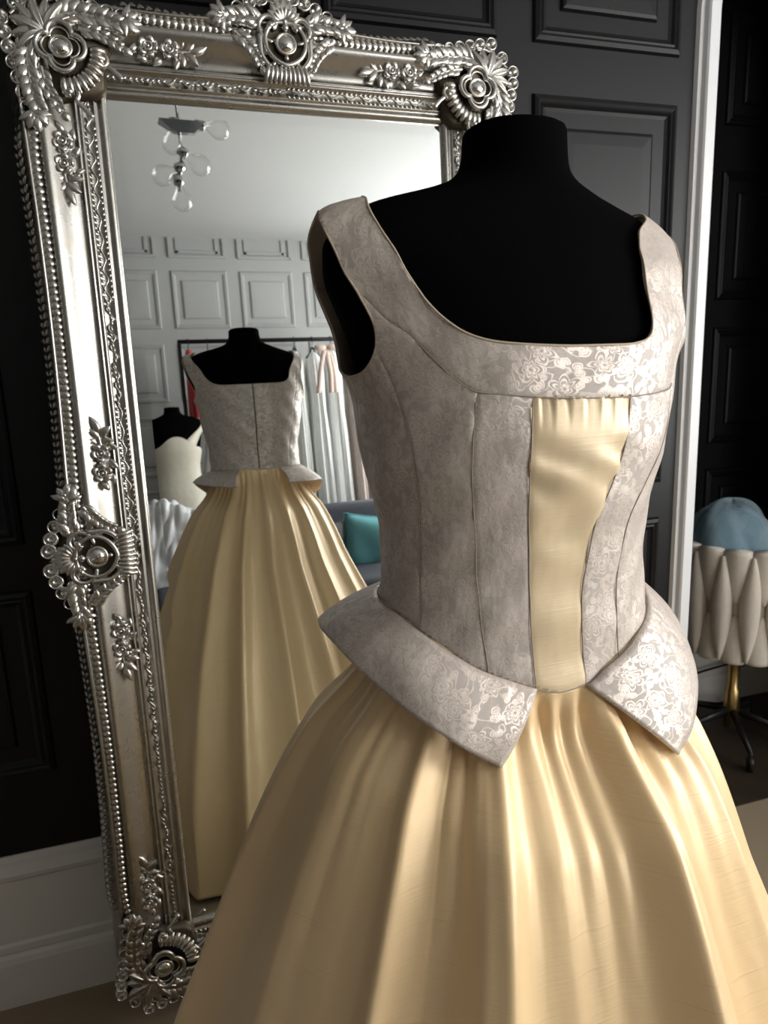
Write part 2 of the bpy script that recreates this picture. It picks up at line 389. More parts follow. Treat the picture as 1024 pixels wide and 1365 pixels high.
# ================================================================== DRESS FORM + GOWN
FX, FY, FPHI = .3297, -.8804, .0677
TT = np.array([[.98, .170, .110, .125], [1.04, .152, .094, .108], [1.08, .144, .089, .100], [1.11, .139, .088, .095], [1.15, .133, .088, .091], [1.19, .133, .092, .092], [1.23, .140, .099, .098],
    [1.26, .147, .104, .102], [1.29, .151, .108, .105], [1.32, .153, .108, .106], [1.36, .160, .102, .106], [1.40, .168, .091, .102], [1.43, .174, .078, .095],
    [1.445, .174, .065, .089], [1.46, .167, .053, .079], [1.475, .150, .044, .068], [1.485, .125, .040, .060], [1.495, .092, .038, .054], [1.505, .066, .039, .050], [1.515, .054, .042, .047], [1.53, .049, .046, .046], [1.545, .048, .046, .046]])
def ring(z): return [pchip(z, TT[:, 0], TT[:, k]) for k in (1, 2, 3)]
def S(th, z, off=0.):
    """torso surface; th in degrees from the front, +th to the photo's right; returns Blender-local xyz"""
    t = np.radians(th); a, bf, bb = ring(z); b = np.where(np.cos(t) >= 0, bf, bb); s, c = np.sin(t), np.cos(t); e = 2 / 2.25
    u = (a + off) * np.sign(s) * np.abs(s) ** e; ww = (b + off) * np.sign(c) * np.abs(c) ** e
    sm = lambda x: np.clip(x, 0, 1) ** 2 * (3 - 2 * np.clip(x, 0, 1))
    u = u - .010 * sm((z - 1.36) / .06) * (1 - sm((z - 1.482) / .02))
    return np.stack([u, -ww, z + 0 * u], -1)
form = empty('dress_form', (FX, FY, 0), FPHI); tag(form, 'black velvet dress form torso with neck wearing the champagne and gold gown', 'dress form')
zs = np.concatenate([np.linspace(.98, 1.4, 30), np.linspace(1.405, 1.515, 40), np.linspace(1.52, 1.544, 6)]); ths = np.arange(-180, 180, 3.)
TH, ZZ = np.meshgrid(ths, zs); P = S(TH, ZZ, -.0025); P[..., :2] *= (1 - .3 * np.clip((1.10 - ZZ) / .12, 0, 1))[..., None]
V = P.reshape(-1, 3); nth = len(ths); F = [f[::-1] for f in grid_faces(len(zs), nth, True)]
top = []
for k, (sf, dz) in enumerate([(.97, .004), (.88, .0065), (.55, .008), (.05, .0085)]):
    q = P[-1] * [sf, sf, 1] + [0, 0, dz]; top.append(q)
V = np.concatenate([V] + top); base = (len(zs) - 1) * nth
for k in range(4):
    for j in range(nth): a = base + k * nth; F.append((a + j, a + nth + j, a + nth + (j + 1) % nth, a + (j + 1) % nth))
add('torso', mesh('torso', V, F), M['velvet'], form)
st = MB(); st.lathe([(.016, .02), (.016, 1.0)], 14); st.obj('stand_pole', mat('black_metal', (.02, .02, .02), .4, .6), form)
st = MB(); st.lathe([(.14, 0), (.14, .012), (.06, .022), (.02, .04)], 28); st.obj('stand_base', MATS['black_metal'], form)

# ---- 2D clipping of the bodice in (theta, z)
K = .00235   # metres per degree, roughly
def sdist(th, z, poly, closed=False):
    P = np.stack([np.asarray(th) * K, z], -1); Q = np.array(poly, float) * [K, 1]
    if closed: Q = np.vstack([Q, Q[:1]])
    d = np.full(P.shape[:-1], 9.)
    for a, b in zip(Q[:-1], Q[1:]):
        ab = b - a; t = np.clip(((P - a) @ ab) / (ab @ ab + 1e-15), 0, 1); d = np.minimum(d, np.linalg.norm(P - a - t[..., None] * ab, axis=-1))
    return d
def smoothpoly(poly, n=80):
    return catmull(poly, n)
def inside(th, z, poly):
    r = np.zeros(np.shape(th), bool); q = np.array(poly); j = len(q) - 1
    for i in range(len(q)):
        c = ((q[i, 1] > z) != (q[j, 1] > z)); 
        with np.errstate(divide='ignore', invalid='ignore'): x = (q[j, 0] - q[i, 0]) * (z - q[i, 1]) / (q[j, 1] - q[i, 1]) + q[i, 0]
        r ^= c & (th < x); j = i
    return r
def clip(A, F, col):
    g = A[:, col]; ins = g >= 0; cnt = ins[F].sum(1); out = [tuple(f) for f in F[cnt == 3]]; new = []; cache = {}; n0 = len(A)
    def cut(a, b):
        k = (min(a, b), max(a, b))
        if k not in cache:
            t = g[a] / (g[a] - g[b]); cache[k] = n0 + len(new); r = A[a] * (1 - t) + A[b] * t; r[col] = 0; new.append(r)
        return cache[k]
    for f in F[(cnt > 0) & (cnt < 3)]:
        poly = []
        for i in range(3):
            a, b = f[i], f[(i + 1) % 3]
            if ins[a]: poly.append(a)
            if ins[a] != ins[b]: poly.append(cut(a, b))
        for i in range(1, len(poly) - 1): out.append((poly[0], poly[i], poly[i + 1]))
    A2 = np.vstack([A, np.array(new)]) if new else A
    F2 = np.array(out, int)
    if len(F2) == 0: return A2[:0], F2
    used = np.unique(F2); mp = np.zeros(len(A2), int); mp[used] = np.arange(len(used)); return A2[used], mp[F2]
NECK = smoothpoly([(-180, 1.376), (-155, 1.377), (-144, 1.383), (-138, 1.397), (-134, 1.425), (-126, 1.445), (-112, 1.465), (-92, 1.482), (-70, 1.478), (-57, 1.466), (-47.5, 1.445), (-43.5, 1.418), (-41, 1.395), (-37.5, 1.3805), (-32.5, 1.370), (-25, 1.3635), (-11.5, 1.3595), (0, 1.358),
    (12.5, 1.358), (21, 1.3605), (25.5, 1.3665), (27.5, 1.378), (28.8, 1.4015), (30.5, 1.4345), (39, 1.459), (55, 1.471), (70, 1.478), (90, 1.480), (112, 1.470), (126, 1.450), (134, 1.425), (138, 1.397), (144, 1.383), (155, 1.377), (180, 1.376)], 300)
ARM_L = [(-95, 1.464), (-84, 1.458), (-75, 1.447), (-68, 1.428), (-64.2, 1.405), (-63.5, 1.385), (-66, 1.366), (-71.5, 1.351), (-80, 1.3415), (-90, 1.339), (-101, 1.346), (-110, 1.362), (-115.5, 1.388), (-115, 1.415), (-111, 1.438), (-104, 1.456)]
ARM_R = [(-t + (-4 if -100 < t < 0 and z > 1.36 else 0), z) for t, z in ARM_L]
def closedsmooth(p, n=120):
    p = np.array(p); q = np.vstack([p[-3:], p, p[:3]]); t = np.linspace(2.999, 3 + len(p) - .001, n); return np.stack([pchip(t, np.arange(len(q)), q[:, k]) for k in (0, 1)], 1)
ARM_L = closedsmooth(ARM_L); ARM_R = closedsmooth(ARM_R)
WAIST = [(-180, 1.125), (-109, 1.127), (-78, 1.124), (-61, 1.1135), (-45, 1.097), (-31.5, 1.0805), (-20, 1.0685), (-10.5, 1.058), (-2, 1.0505), (5.5, 1.052), (14, 1.0625), (25, 1.0715), (38.5, 1.085), (59.5, 1.0995), (80, 1.117), (109, 1.127), (180, 1.125)]
YOKE = [(-180, 1.42), (-112, 1.42), (-64, 1.402), (-58.5, 1.3835), (-53.5, 1.373), (-48, 1.3565), (-42.5, 1.3415), (-37, 1.3295), (-33, 1.3245), (-25, 1.322), (-15.5, 1.319), (-1, 1.316), (15.5, 1.3145), (34, 1.316), (44, 1.318), (50, 1.330), (57, 1.355), (63, 1.395), (112, 1.42), (180, 1.42)]
zneck = lambda t: np.interp(t, NECK[:, 0], NECK[:, 1])
zwaist = lambda t: pchip(t, [p[0] for p in WAIST], [p[1] for p in WAIST])
zyoke = lambda t: pchip(t, [p[0] for p in YOKE], [p[1] for p in YOKE])
SEAMS = [  # theta as a function of z
    ('back', [(1.04, -180.01), (1.5, -180.01)]), ('bl', [(1.04, -140), (1.15, -137), (1.3, -130), (1.42, -124)]), ('sl', [(1.04, -100), (1.2, -98), (1.36, -92)]),
    ('s1', [(1.04, -61), (1.11, -62), (1.19, -63.5), (1.2485, -59.5), (1.29, -60.5), (1.33, -65), (1.36, -67.5)]),
    ('s3', [(1.04, -26), (1.082, -28.5), (1.1345, -33.5), (1.18, -36), (1.226, -36.5), (1.2785, -35.5), (1.324, -33.5)]),
    ('cl', [(1.04, -10), (1.06, -10.5), (1.14, -13.5), (1.1765, -14.5), (1.2245, -16), (1.2755, -16), (1.319, -15.5)]),
    ('cr', [(1.04, 5.5), (1.0535, 5.5), (1.133, 5), (1.1675, 6.5), (1.2095, 8.5), (1.2365, 12), (1.2755, 15), (1.3145, 15.5)]),
    ('s5', [(1.04, 21), (1.073, 22), (1.1315, 22.5), (1.16, 24), (1.2035, 27.5), (1.2365, 35), (1.268, 44), (1.316, 47)]),
    ('s6', [(1.04, 61), (1.11, 62), (1.19, 63), (1.25, 62), (1.29, 62), (1.33, 65), (1.36, 67.5)]),
    ('sr', [(1.04, 100), (1.2, 98), (1.36, 92)]), ('br', [(1.04, 140), (1.15, 137), (1.3, 130), (1.42, 124)]), ('end', [(1.04, 180.01), (1.5, 180.01)])]
def seam_th(i, z): s = SEAMS[i][1]; return pchip(z, [p[0] for p in s], [p[1] for p in s])
def wrinkle(th, z):
    return .0009 * np.sin(th * .11 + z * 40) * np.sin(z * 70 - th * .05) + .0006 * np.sin(th * .23 - z * 95 + 1.)
gown = empty('gown', (FX, FY, 0), FPHI); tag(gown, 'floor-length gown with champagne brocade bodice, peplum and full golden silk skirt', 'gown')
def lift(th, z):
    return (np.where(th < 0, .012, .005) * np.exp(-((np.abs(th) - 88) / 30.) ** 2) * np.clip((1.490 - z) / .024, 0, 1) * np.clip((z - 1.42) / .03, 0, 1))
def bodice_part(name, conds, trange, mt, extra=None, yoke=False):
    t = np.arange(trange[0], trange[1] + .001, 1.0); t = np.clip(t, -180, 180); z = np.arange(1.03, 1.492, .003)
    Tg, Zg = np.meshgrid(t, z); th = Tg.ravel(); zz = Zg.ravel()
    n, m = len(z), len(t); q = np.array(grid_faces(n, m)); F = np.vstack([q[:, [0, 1, 2]], q[:, [0, 2, 3]]])
    cols = [th, zz] + [c(th, zz) for c in conds]
    A = np.stack(cols, 1)
    for k in range(len(conds)): A, F = clip(A, F, 2 + k)
    th, zz = A[:, 0], A[:, 1]
    dn = sdist(th, zz, NECK); da = np.minimum(sdist(th, zz, ARM_L, True), sdist(th, zz, ARM_R, True))
    ds = np.min(A[:, 2 + 3:], axis=1) if A.shape[1] > 5 else np.full(len(th), 1.)
    off = .0035 + .0075 * np.exp(-da / .016) + .001 * np.exp(-dn / .01) - .0008 * np.exp(-(np.maximum(ds, 0) / .0022) ** 2) + wrinkle(th, zz)
    if extra is not None: off = off + extra(th, zz)
    P = S(th, zz, off); P[:, 2] += lift(th, zz)
    me = mesh(name, P, F, uv=np.stack([th * K, zz], 1))
    me.materials.append(mt); me.materials.append(M['lining'])
    o = add(name, me, None, gown)
    md = o.modifiers.new('thickness', 'SOLIDIFY'); md.thickness = .0018; md.offset = -1; md.material_offset = 1
    return o
gneck = lambda t, z: np.where(zneck(t) - z >= 0, 1, -1) * sdist(t, z, NECK)
garmL = lambda t, z: np.where(inside(t, z, ARM_L), -1, 1) * sdist(t, z, ARM_L, True)
garmR = lambda t, z: np.where(inside(t, z, ARM_R), -1, 1) * sdist(t, z, ARM_R, True)
gwaist = lambda t, z: (z - zwaist(t))
gyoke_lo = lambda t, z: (zyoke(t) - z) + .0009; gyoke_hi = lambda t, z: (z - zyoke(t)) + .0009
bodice_part('neck_yoke', [gneck, garmL, garmR, gyoke_hi], (-180, 180), M['brocade'])
names = ['back_panel', 'side_back_panel', 'side_panel', 'side_front_panel', 'front_panel', 'centre_front_panel', 'front_panel', 'side_front_panel', 'side_panel', 'side_back_panel', 'back_panel']
def gathers(th, z):
    d = np.clip((1.3165 - z) / .03, 0, 1); return (1 - d) ** 1.5 * .0016 * (np.sin(th * 3.1 + np.sin(th * .7) * 2) + .5 * np.sin(th * 5.3)) + .003 * np.sin(PI * np.clip((z - 1.19) / .125, 0, 1)) * np.cos(np.radians(th * 5)) \
        + .0022 * np.sin(z * 85 + th * .16 + 1.5 * np.sin(z * 60)) * np.sin(PI * np.clip((z - 1.16) / .15, 0, 1)) * np.sin(th * .12 + z * 30)
for i, nm in enumerate(names):
    lo = lambda t, z, i=i: (t - seam_th(i, z)) * K + .0009; hi = lambda t, z, i=i: (seam_th(i + 1, z) - t) * K + .0009
    a = min(p[1] for p in SEAMS[i][1]) - 2; b = max(p[1] for p in SEAMS[i + 1][1]) + 2
    o = bodice_part(nm, [gneck, garmL, garmR, gyoke_lo, gwaist, lo, hi], (math.floor(a), math.ceil(b)), M['silkpanel'] if i == 5 else M['brocade'], gathers if i == 5 else None)
    if i == 5: o['label'] = 'plain pale gold silk panel gathered at its top'
def seam_tube(name, th, z, off=.0037, r=.0006):
    P = S(np.asarray(th, float), np.asarray(z, float), off); MB().tube(P, r, 5).obj(name, M['thread'], gown)
for i in (3, 4, 5, 6, 7, 8):
    z1 = {3: 1.355, 8: 1.355}.get(i, 1.3165); t0 = seam_th(i, 1.08); z = np.linspace(float(zwaist(t0)), z1, 60); seam_tube('seam', seam_th(i, z), z)
t = np.linspace(-62, 47, 90); seam_tube('yoke_seam', t, zyoke(t))
t = np.linspace(-150, 150, 160); seam_tube('waist_seam', t, zwaist(t), .004, .0008)
z = np.linspace(1.13, 1.375, 30); zp = S(np.full(30, 179.9), z, .005); MB().tube(zp, .0016, 6).obj('zip', mat('grey_zip', (.17, .155, .14), .5), gown)
# neckline and armhole piped edges
for nm, poly, cl in (('neck_edge', NECK, False), ('armhole_edge', ARM_L, True), ('armhole_edge', ARM_R, True)):
    q = np.array(poly); PE = S(q[:, 0], q[:, 1], .0050 if nm == 'neck_edge' else .0105); PE[:, 2] += lift(q[:, 0], q[:, 1]); MB().tube(PE, .0009, 5, closed=cl).obj(nm, M['lining'], gown)

# ---- peplum
def peplum(tab, th0, th1, name, label):
    """tab: lower edge control points (u, w, z) from the front corner round to the back"""
    n, m = 90, 16; E = catmull(tab, n); V = []; UV = []
    th = np.linspace(th0, th1, n); B = S(th, zwaist(th), .005); arc = np.concatenate([[0], np.cumsum(np.linalg.norm(np.diff(E, axis=0), axis=1))])
    for i in range(n):
        e = np.array([E[i, 0], -E[i, 1], E[i, 2]]); b = B[i]; rad = np.array([b[0], b[1], 0]); rad /= np.linalg.norm(rad)
        L = np.linalg.norm(e - b)
        for j in range(m):
            s = j / (m - 1); p = b + (e - b) * s + rad * (.008 * math.sin(PI * s))
            V.append(p); UV.append((arc[i] + .37 * (1 if th1 > 0 else 0), -s * L))
    me = mesh(name, V, grid_faces(n, m) if th1 > 0 else [f[::-1] for f in grid_faces(n, m)], uv=UV)
    me.materials.append(M['brocade']); me.materials.append(M['lining']); o = add(name, me, None, gown)
    md = o.modifiers.new('thickness', 'SOLIDIFY'); md.thickness = .0022; md.offset = 0
    o['label'] = label
peplum([(-.083, .116, 1.005), (-.114, .113, 1.027), (-.137, .102, 1.045), (-.156, .081, 1.060), (-.171, .055, 1.073), (-.184, .030, 1.086), (-.192, .0, 1.096), (-.194, -.03, 1.098), (-.188, -.065, 1.096), (-.165, -.105, 1.09), (-.125, -.14, 1.085), (-.075, -.160, 1.08)], -10.5, -158, 'peplum_flap', 'brocade peplum flap flaring over the hip towards the mirror')
peplum([(.104, .126, .976), (.132, .113, .989), (.155, .095, 1.002), (.177, .073, 1.015), (.193, .049, 1.029), (.204, .02, 1.046), (.203, -.01, 1.060), (.198, -.05, 1.075), (.175, -.10, 1.08), (.13, -.14, 1.08), (.075, -.160, 1.08)], 5.5, 158, 'peplum_flap', 'brocade peplum flap on the brightly lit hip')

# ---- skirt
SKZ = [1.125, 1.05, .98, .93, .83, .58, .3, .02]
RX = [.136, .168, .206, .230, .270, .368, .432, .465]; RF = [.088, .096, .146, .178, .222, .310, .390, .440]; RB = [.094, .135, .185, .213, .255, .340, .405, .445]
RIDGES = [(-47, 3.6, .85, .8), (-28.5, 3.0, .55, 1.8), (-20.5, 4.0, .65, .55), (-8, 7, .35, 1.), (8.5, 4.0, .95, .6), (16.5, 3.4, .9, .6), (38, 6.0, .9, .55), (57, 7, .7, 1.), (78, 7, .9, .8), (100, 6, 1., .7), (124, 7, .9, 1.), (141, 5, .8, .6), (158, 5, 1., .7), (176, 6, .9, 1.), (-164, 5, .9, .6), (-146, 7, 1., .8), (-124, 7, .8, 1.), (-102, 6, .8, .8), (-72, 13, .7, 1.), (-60, 6, .2, 1.)]
nz, nt_ = 150, 720
t = np.linspace(-180, 180, nt_, endpoint=False); V = np.zeros((nz, nt_, 3)); UV = np.zeros((nz, nt_, 2))
zw = zwaist(t)
for k in range(nz):
    s = (k / (nz - 1)) ** 1.15
    z = (zw - .0) * (1 - s) + .02 * s
    a = pchip(z, SKZ[::-1], RX[::-1]); bf = pchip(z, SKZ[::-1], RF[::-1]); bb = pchip(z, SKZ[::-1], RB[::-1])
    b = np.where(np.abs(t) < 90, bf, bb); tr = np.radians(t)
    if True:
        Sw = S(t, zw, .001); e = np.clip(s / .12, 0, 1); e = e * e * (3 - 2 * e)
    depth = np.clip((1.11 - z) / .9, 0, 1)
    A = .007 + .078 * depth ** .72
    f = np.zeros(nt_)
    for (tk, sg, am, sk) in RIDGES:
        sgk = sg * (1 + .35 * s); dth = (t - tk - 3.5 * (1 - s) * math.sin(tk) + 180) % 360 - 180
        dd = np.sqrt(dth ** 2 + 1.1) - 1.05; left = np.exp(-.8 * dd / sgk) / (1 + np.exp((dd - 17) / 3)); right = np.exp(-.8 * dd / (sgk * max(sk, .55))) / (1 + np.exp((dd - 17) / 3)); f += am * np.where(dth < 0, left, right)
    f = f - .55
    fine = (np.sin(t * .78 + 1.3 * np.sin(t * .19)) * .65 + np.sin(t * .41 + 2) * .35) * .0068 * np.clip(s / .025, 0, 1) * np.exp(-s / .11) * np.where(np.abs(t) < 40, 1, .5)
    r = A * f * np.clip(s / .05, 0, 1) + fine
    ux = a * np.sin(tr); uy = -b * np.cos(tr); rad = np.stack([np.sin(tr), -np.cos(tr)], 1)
    base = np.stack([ux - .022 * np.clip(s * 4, 0, 1), uy], 1)
    p = Sw[:, :2] * (1 - e)[..., None] + base * (e if np.ndim(e) else e)
    p = p + rad * r[:, None]
    V[k, :, 0] = p[:, 0]; V[k, :, 1] = p[:, 1]; V[k, :, 2] = z
    UV[k, :, 0] = t * .0045; UV[k, :, 1] = z
F = [f[::-1] for f in grid_faces(nz, nt_, True)]
F = grid_faces(nz, nt_, True)
o = add('skirt', mesh('skirt', V.reshape(-1, 3), F, uv=UV.reshape(-1, 2)), M['silk'], gown); o['label'] = 'full gathered golden silk skirt with deep folds'
md = o.modifiers.new('thickness', 'SOLIDIFY'); md.thickness = .0015; md.offset = -1

# ================================================================== ORNATE MIRROR
MX = Vector((.9995569, .02976568, 0)); ME = Vector((-.00154422, .05185624, .99865337)); MN = Vector((.02972559, -.99821087, .05187923)); MBL = Vector((-.08927894, -.18086222, .1668832))
GW, GH, BASE = .7668, 1.72, .160
mo = MBL + MX * (GW / 2) - ME * BASE
mirror = bpy.data.objects.new('leaning_mirror', None); COL.objects.link(mirror)
mirror.matrix_world = Matrix.Translation(mo) @ Matrix((MX, -MN, ME)).transposed().to_4x4()
tag(mirror, 'tall ornate antique silver rococo mirror leaning against the dark panelled wall', 'mirror')
QC = BASE + GH / 2 - .004; gx, gy = .3205, .803; H0 = -.045   # glass plane height relative to gem plane
# ornament space: (p right, q up, h outwards) -> mirror local (p, -h, q)
def oj(mb, name, mt, parent, p=0, q=0, h=0, rot=0., flip=1, kind=None, sc=1.):
    me = mb if isinstance(mb, bpy.types.Mesh) else mb.mesh(name)
    if len(me.materials) == 0: me.materials.append(mt)
    o = bpy.data.objects.new(name, me); COL.objects.link(o); o.parent = parent
    R = Matrix(((1, 0, 0, 0), (0, 0, -1, 0), (0, 1, 0, 0), (0, 0, 0, 1)))   # (p,q,h)->(p,-h,q)
    Lm = Matrix.Translation((p, q, h)) @ Matrix.Rotation(rot, 4, 'Z') @ Matrix.Diagonal((flip * sc, sc, sc, 1))
    o.matrix_local = R @ Lm
    if kind: o['kind'] = kind
    return o
def child(me, name, mt, parent, T=None):
    if len(me.materials) == 0: me.materials.append(mt)
    o = bpy.data.objects.new(name, me); COL.objects.link(o); o.parent = parent
    if T is not None: o.matrix_local = Matrix(T.tolist())
    return o
# glass with a bevelled border
bw, bt = .022, .00028
V = []
for sx, sq in ((-1, -1), (1, -1), (1, 1), (-1, 1)): V.append((sx * (gx - bw), QC + sq * (gy - bw), H0 + bt))
for sx, sq in ((-1, -1), (1, -1), (1, 1), (-1, 1)): V.append((sx * gx, QC + sq * gy, H0))
gl = mesh('mirror_glass', [(p, -h, q) for p, q, h in V], [(0, 1, 2, 3)] + [(4 + k, 4 + (k + 1) % 4, (k + 1) % 4, k) for k in range(4)], smooth=False)
add('mirror_glass', gl, M['glass'], mirror)['label'] = 'bevelled mirror glass'
bk = MB(); bk.box(-gx - .12, gx + .12, .048, .060, QC - gy - .12, QC + gy + .12); bk.obj('backing_board', M['blackedge'], mirror, smooth=False)
PROF = [(0, -.006), (.0005, .006), (.003, .010), (.007, .012), (.011, .0115), (.014, .0075), (.019, .008), (.0205, .0125), (.022, .0125), (.023, .0105), (.040, .0115), (.042, .016), (.0445, .0185), (.047, .0165), (.0485, .0135), (.0505, .0165), (.0525, .017), (.0545, .014),
    (.056, .0125), (.061, .0135), (.068, .0165), (.077, .0225), (.086, .030), (.094, .036), (.101, .0405), (.107, .0415), (.1115, .039), (.114, .034), (.115, .032), (.1305, .0335), (.132, .038), (.1345, .041), (.1375, .0405), (.1395, .036), (.140, .033), (.148, .022), (.154, .006), (.154, -.008), (.152, -.020)]
RAILS = {}
def prof_h(d): return float(np.interp(d, [p[0] for p in PROF], [p[1] for p in PROF]))
def pinch(s, d): return np.clip((d - .09) / .05, 0, 1) * (-.007 * np.sin(PI * np.clip((np.abs(s) - .15) / .70, 0, 1)) - .035 * np.clip((np.abs(s) - .86) / .14, 0, 1) ** 2)
for side in ('top', 'bottom', 'left', 'right'):
    hor = side in ('top', 'bottom'); Lh = gx if hor else gy; Oh = gy if hor else gx; sg = 1 if side in ('top', 'right') else -1
    ns = 60; V = []
    for i in range(ns + 1):
        s = -1 + 2 * i / ns
        for d, h in PROF:
            al = s * (Lh + d); ou = Oh + d + pinch(s, d)
            p, q = (al, sg * ou) if hor else (sg * ou, al)
            V.append((p, -(H0 + h), QC + q))
    F = grid_faces(ns + 1, len(PROF))
    if side in ('bottom', 'right'): F = [f[::-1] for f in F]
    RAILS[side] = add('frame_rail', mesh('frame_rail', V, F), M['silver2'], mirror)
    # rope of overlapping husks, carved inner strip and carved outer edge
    def place(al, d, ang=0., s=1., dh=0.):
        ou = Oh + d + float(pinch(al / Lh, d)); p, q = (al, sg * ou) if hor else (sg * ou, al)
        rot = (0 if hor else PI / 2) + ang
        return np.array(Matrix(((1, 0, 0, 0), (0, 0, -1, 0), (0, 1, 0, 0), (0, 0, 0, 1))) @ Matrix.Translation((p, QC + q, H0 + prof_h(d) + dh)) @ Matrix.Rotation(rot, 4, 'Z') @ Matrix.Scale(s, 4))
    rope = MB(); step = .0118; n = int((Lh - .02) * 2 / step)
    for i in range(n):
        al = -(Lh - .02) + i * step; fl = 1 if al > 0 else -1
        rope.leaf(.0175 * fl * -1, .0090, .0052, curl=.0030, T=place(al, .1228, 0), n=5, m=4, groove=.0, pw=1.4)
    rope.obj('husk_moulding', M['silver'], RAILS[side], kind='stuff')
    vine = MB(); nv = int((Lh + .02) * 2 / .006)
    for ph in (0,):
        pts = [place(-(Lh + .02) + i * .006, .032 + .0052 * math.sin(i * .006 / .034 * 2 * PI + ph) * (.4 + .6 * abs(math.sin(i * .006 * 9)))) @ np.array([0, 0, .001, 1]) for i in range(nv)]
        vine.tube([x[:3] for x in pts], .0017, 5)
    st_ = .0095; n = int((Lh + .02) * 2 / st_)
    for i in range(n):
        al = -(Lh + .02) + i * st_; k = math.sin(al * 13)
        if k > -.35:
            for s2 in (-1, 1): vine.leaf(.0100, .0034, .0030, T=place(al, .0315 + s2 * .0035, s2 * .7 + (0 if al > 0 else PI)), n=3, m=4, groove=.2)
        else: vine.leaf(.013, .0028, .004, bend=.003, T=place(al, .032, .4 * math.sin(i)), n=4, m=4)
    vine.obj('carved_vine_strip', M['silver2'], RAILS[side], kind='stuff')
    edge = MB(); n = int((Lh + .13) * 2 / .014)
    for i in range(n):
        al = -(Lh + .13) + i * .014; ou = Oh + .149 + float(pinch(np.clip(al / Lh, -1, 1), .15))
        for s2, hh in ((1, .022), (-1, .006)):
            # leaflets on the side face
            T = place(al, .1495); p, q = (al, sg * ou) if hor else (sg * ou, al)
            out = Vector((0, 0, sg)) if hor else Vector((sg, 0, 0)); alv = Vector((1, 0, 0)) if hor else Vector((0, 0, 1)); front = Vector((0, -1, 0))
            nv_ = (out * .82 + front * .57).normalized(); fr_ = (front * .82 - out * .57).normalized(); a = .8 * s2; xv = (alv * math.cos(a) + fr_ * math.sin(a)); yv = nv_.cross(xv)
            Mx = Matrix((xv, yv, nv_)).transposed().to_4x4(); Mx.translation = (p, -(H0 + .0165 + (hh - .014) * .25), QC + q)
            edge.leaf(.0165, .0052, .0055, T=np.array(Mx), n=3, m=4, groove=.2)
    edge.obj('carved_edge', M['silver2'], RAILS[side], kind='stuff')

# ---- ornament pieces (templates in p,q,h space)
def closed_curve(fn, n=72): return [fn(2 * PI * i / n) for i in range(n)]
def quatre(R, amp, h, lobes=4, ph=0.): return closed_curve(lambda a: ((R * (1 + amp * abs(math.cos(lobes / 2 * (a + ph))) ** .8)) * math.cos(a), (R * (1 + amp * abs(math.cos(lobes / 2 * (a + ph))) ** .8)) * math.sin(a), h))
def spiral(r0, r1, a0, a1, c=(0, 0), h=.0, n=26): 
    return [(c[0] + (r0 + (r1 - r0) * i / n) * math.cos(a0 + (a1 - a0) * i / n), c[1] + (r0 + (r1 - r0) * i / n) * math.sin(a0 + (a1 - a0) * i / n), h) for i in range(n + 1)]
def acanthus(path, nl, L0, L1, W=.0065, H=.006, spread=.75, spine=.0035, sides=(-1, 1)):
    """lobed leaf along a 2D path: overlapping lobes both sides of a spine"""
    b = MB(); P = catmull(np.array([(x, y) for x, y in path]), 60); tg = np.gradient(P, axis=0); ang = np.arctan2(tg[:, 1], tg[:, 0])
    b.tube([(x, y, .004) for x, y in P], np.linspace(spine * 1.3, spine * .5, 60), 7)
    for i in range(nl):
        k = int((i + .3) / nl * 55); L = L0 + (L1 - L0) * i / max(1, nl - 1)
        for s in sides: b.leaf(L, W * (L / L0) ** .5, H, bend=-s * L * .28, curl=.004, T=TM(P[k, 0], P[k, 1], .002 + .002 * (i % 2), ang[k] + s * spread), n=6, m=4, groove=.45)
    b.leaf(L1 * 1.25, W, H, T=TM(P[-1, 0], P[-1, 1], .003, ang[-1]), n=6, m=4)
    return b
def cup(R=.0098):
    b = MB(); 
    b.lathe([(R * .1, .0005), (R * .5, .001), (R * .74, .004), (R * .88, .0105), (R * 1.02, .012), (R * 1.16, .010), (R * 1.22, .005), (R * 1.18, -.010)], 16, cap=False)
    return b.mesh('shell_cup')
def rose():
    b = MB(); n = 40; V = []; R = .0178
    for k, (rf, h) in enumerate(((.02, .003), (.30, .003), (.42, .0055), (.62, .0085), (.84, .0100), (.97, .0085), (1.02, .004), (1.0, -.004))):
        for i in range(n):
            a = 2 * PI * i / n; c = abs(math.cos(2.5 * a)); lob = .76 + .24 * c ** .6; hh = h * (.55 + .45 * c ** .5) if rf > .35 else h
            rr = R * rf * (lob if rf > .35 else 1.); V.append((rr * math.cos(a), rr * math.sin(a), hh))
    b.add(V, grid_faces(8, n, True))
    b.tube(closed_curve(lambda a: (.0066 * math.cos(a), .0066 * math.sin(a), .0085), 18), .0016, 6, True)
    b.ell((0, 0, .006), (.0042, .0042, .0052), 10, 6)
    return b.mesh('rose')
def ribs(n, R0, R1, a0, a1, W=.0042, H=.006):
    b = MB()
    for k in range(n):
        a = a0 + (a1 - a0) * (k + .5) / n
        pts = [((R0 + (R1 - R0) * s) * math.cos(a), (R0 + (R1 - R0) * s) * math.sin(a), .002 + H * .55 * math.sin(PI * (.15 + .8 * s))) for s in np.linspace(0, 1, 7)]
        b.tube(pts, [W * (.55 + .55 * math.sin(PI * (.12 + .76 * s))) for s in np.linspace(0, 1, 7)], 7)
    return b.mesh('shell_fan')
me_cup = cup(); me_rose = rose()
def gem_mesh():
    b = MB(); b.ell((0, 0, .002), (.0150, .0142, .0095), 20, 10); return b.mesh('gem')
def bezel_mesh():
    b = MB(); b.tube(closed_curve(lambda a: (.0164 * math.cos(a), .0156 * math.sin(a), .003), 40), .0030, 7, True); return b.mesh('gem_bezel')
me_gem = gem_mesh(); me_bez = bezel_mesh()
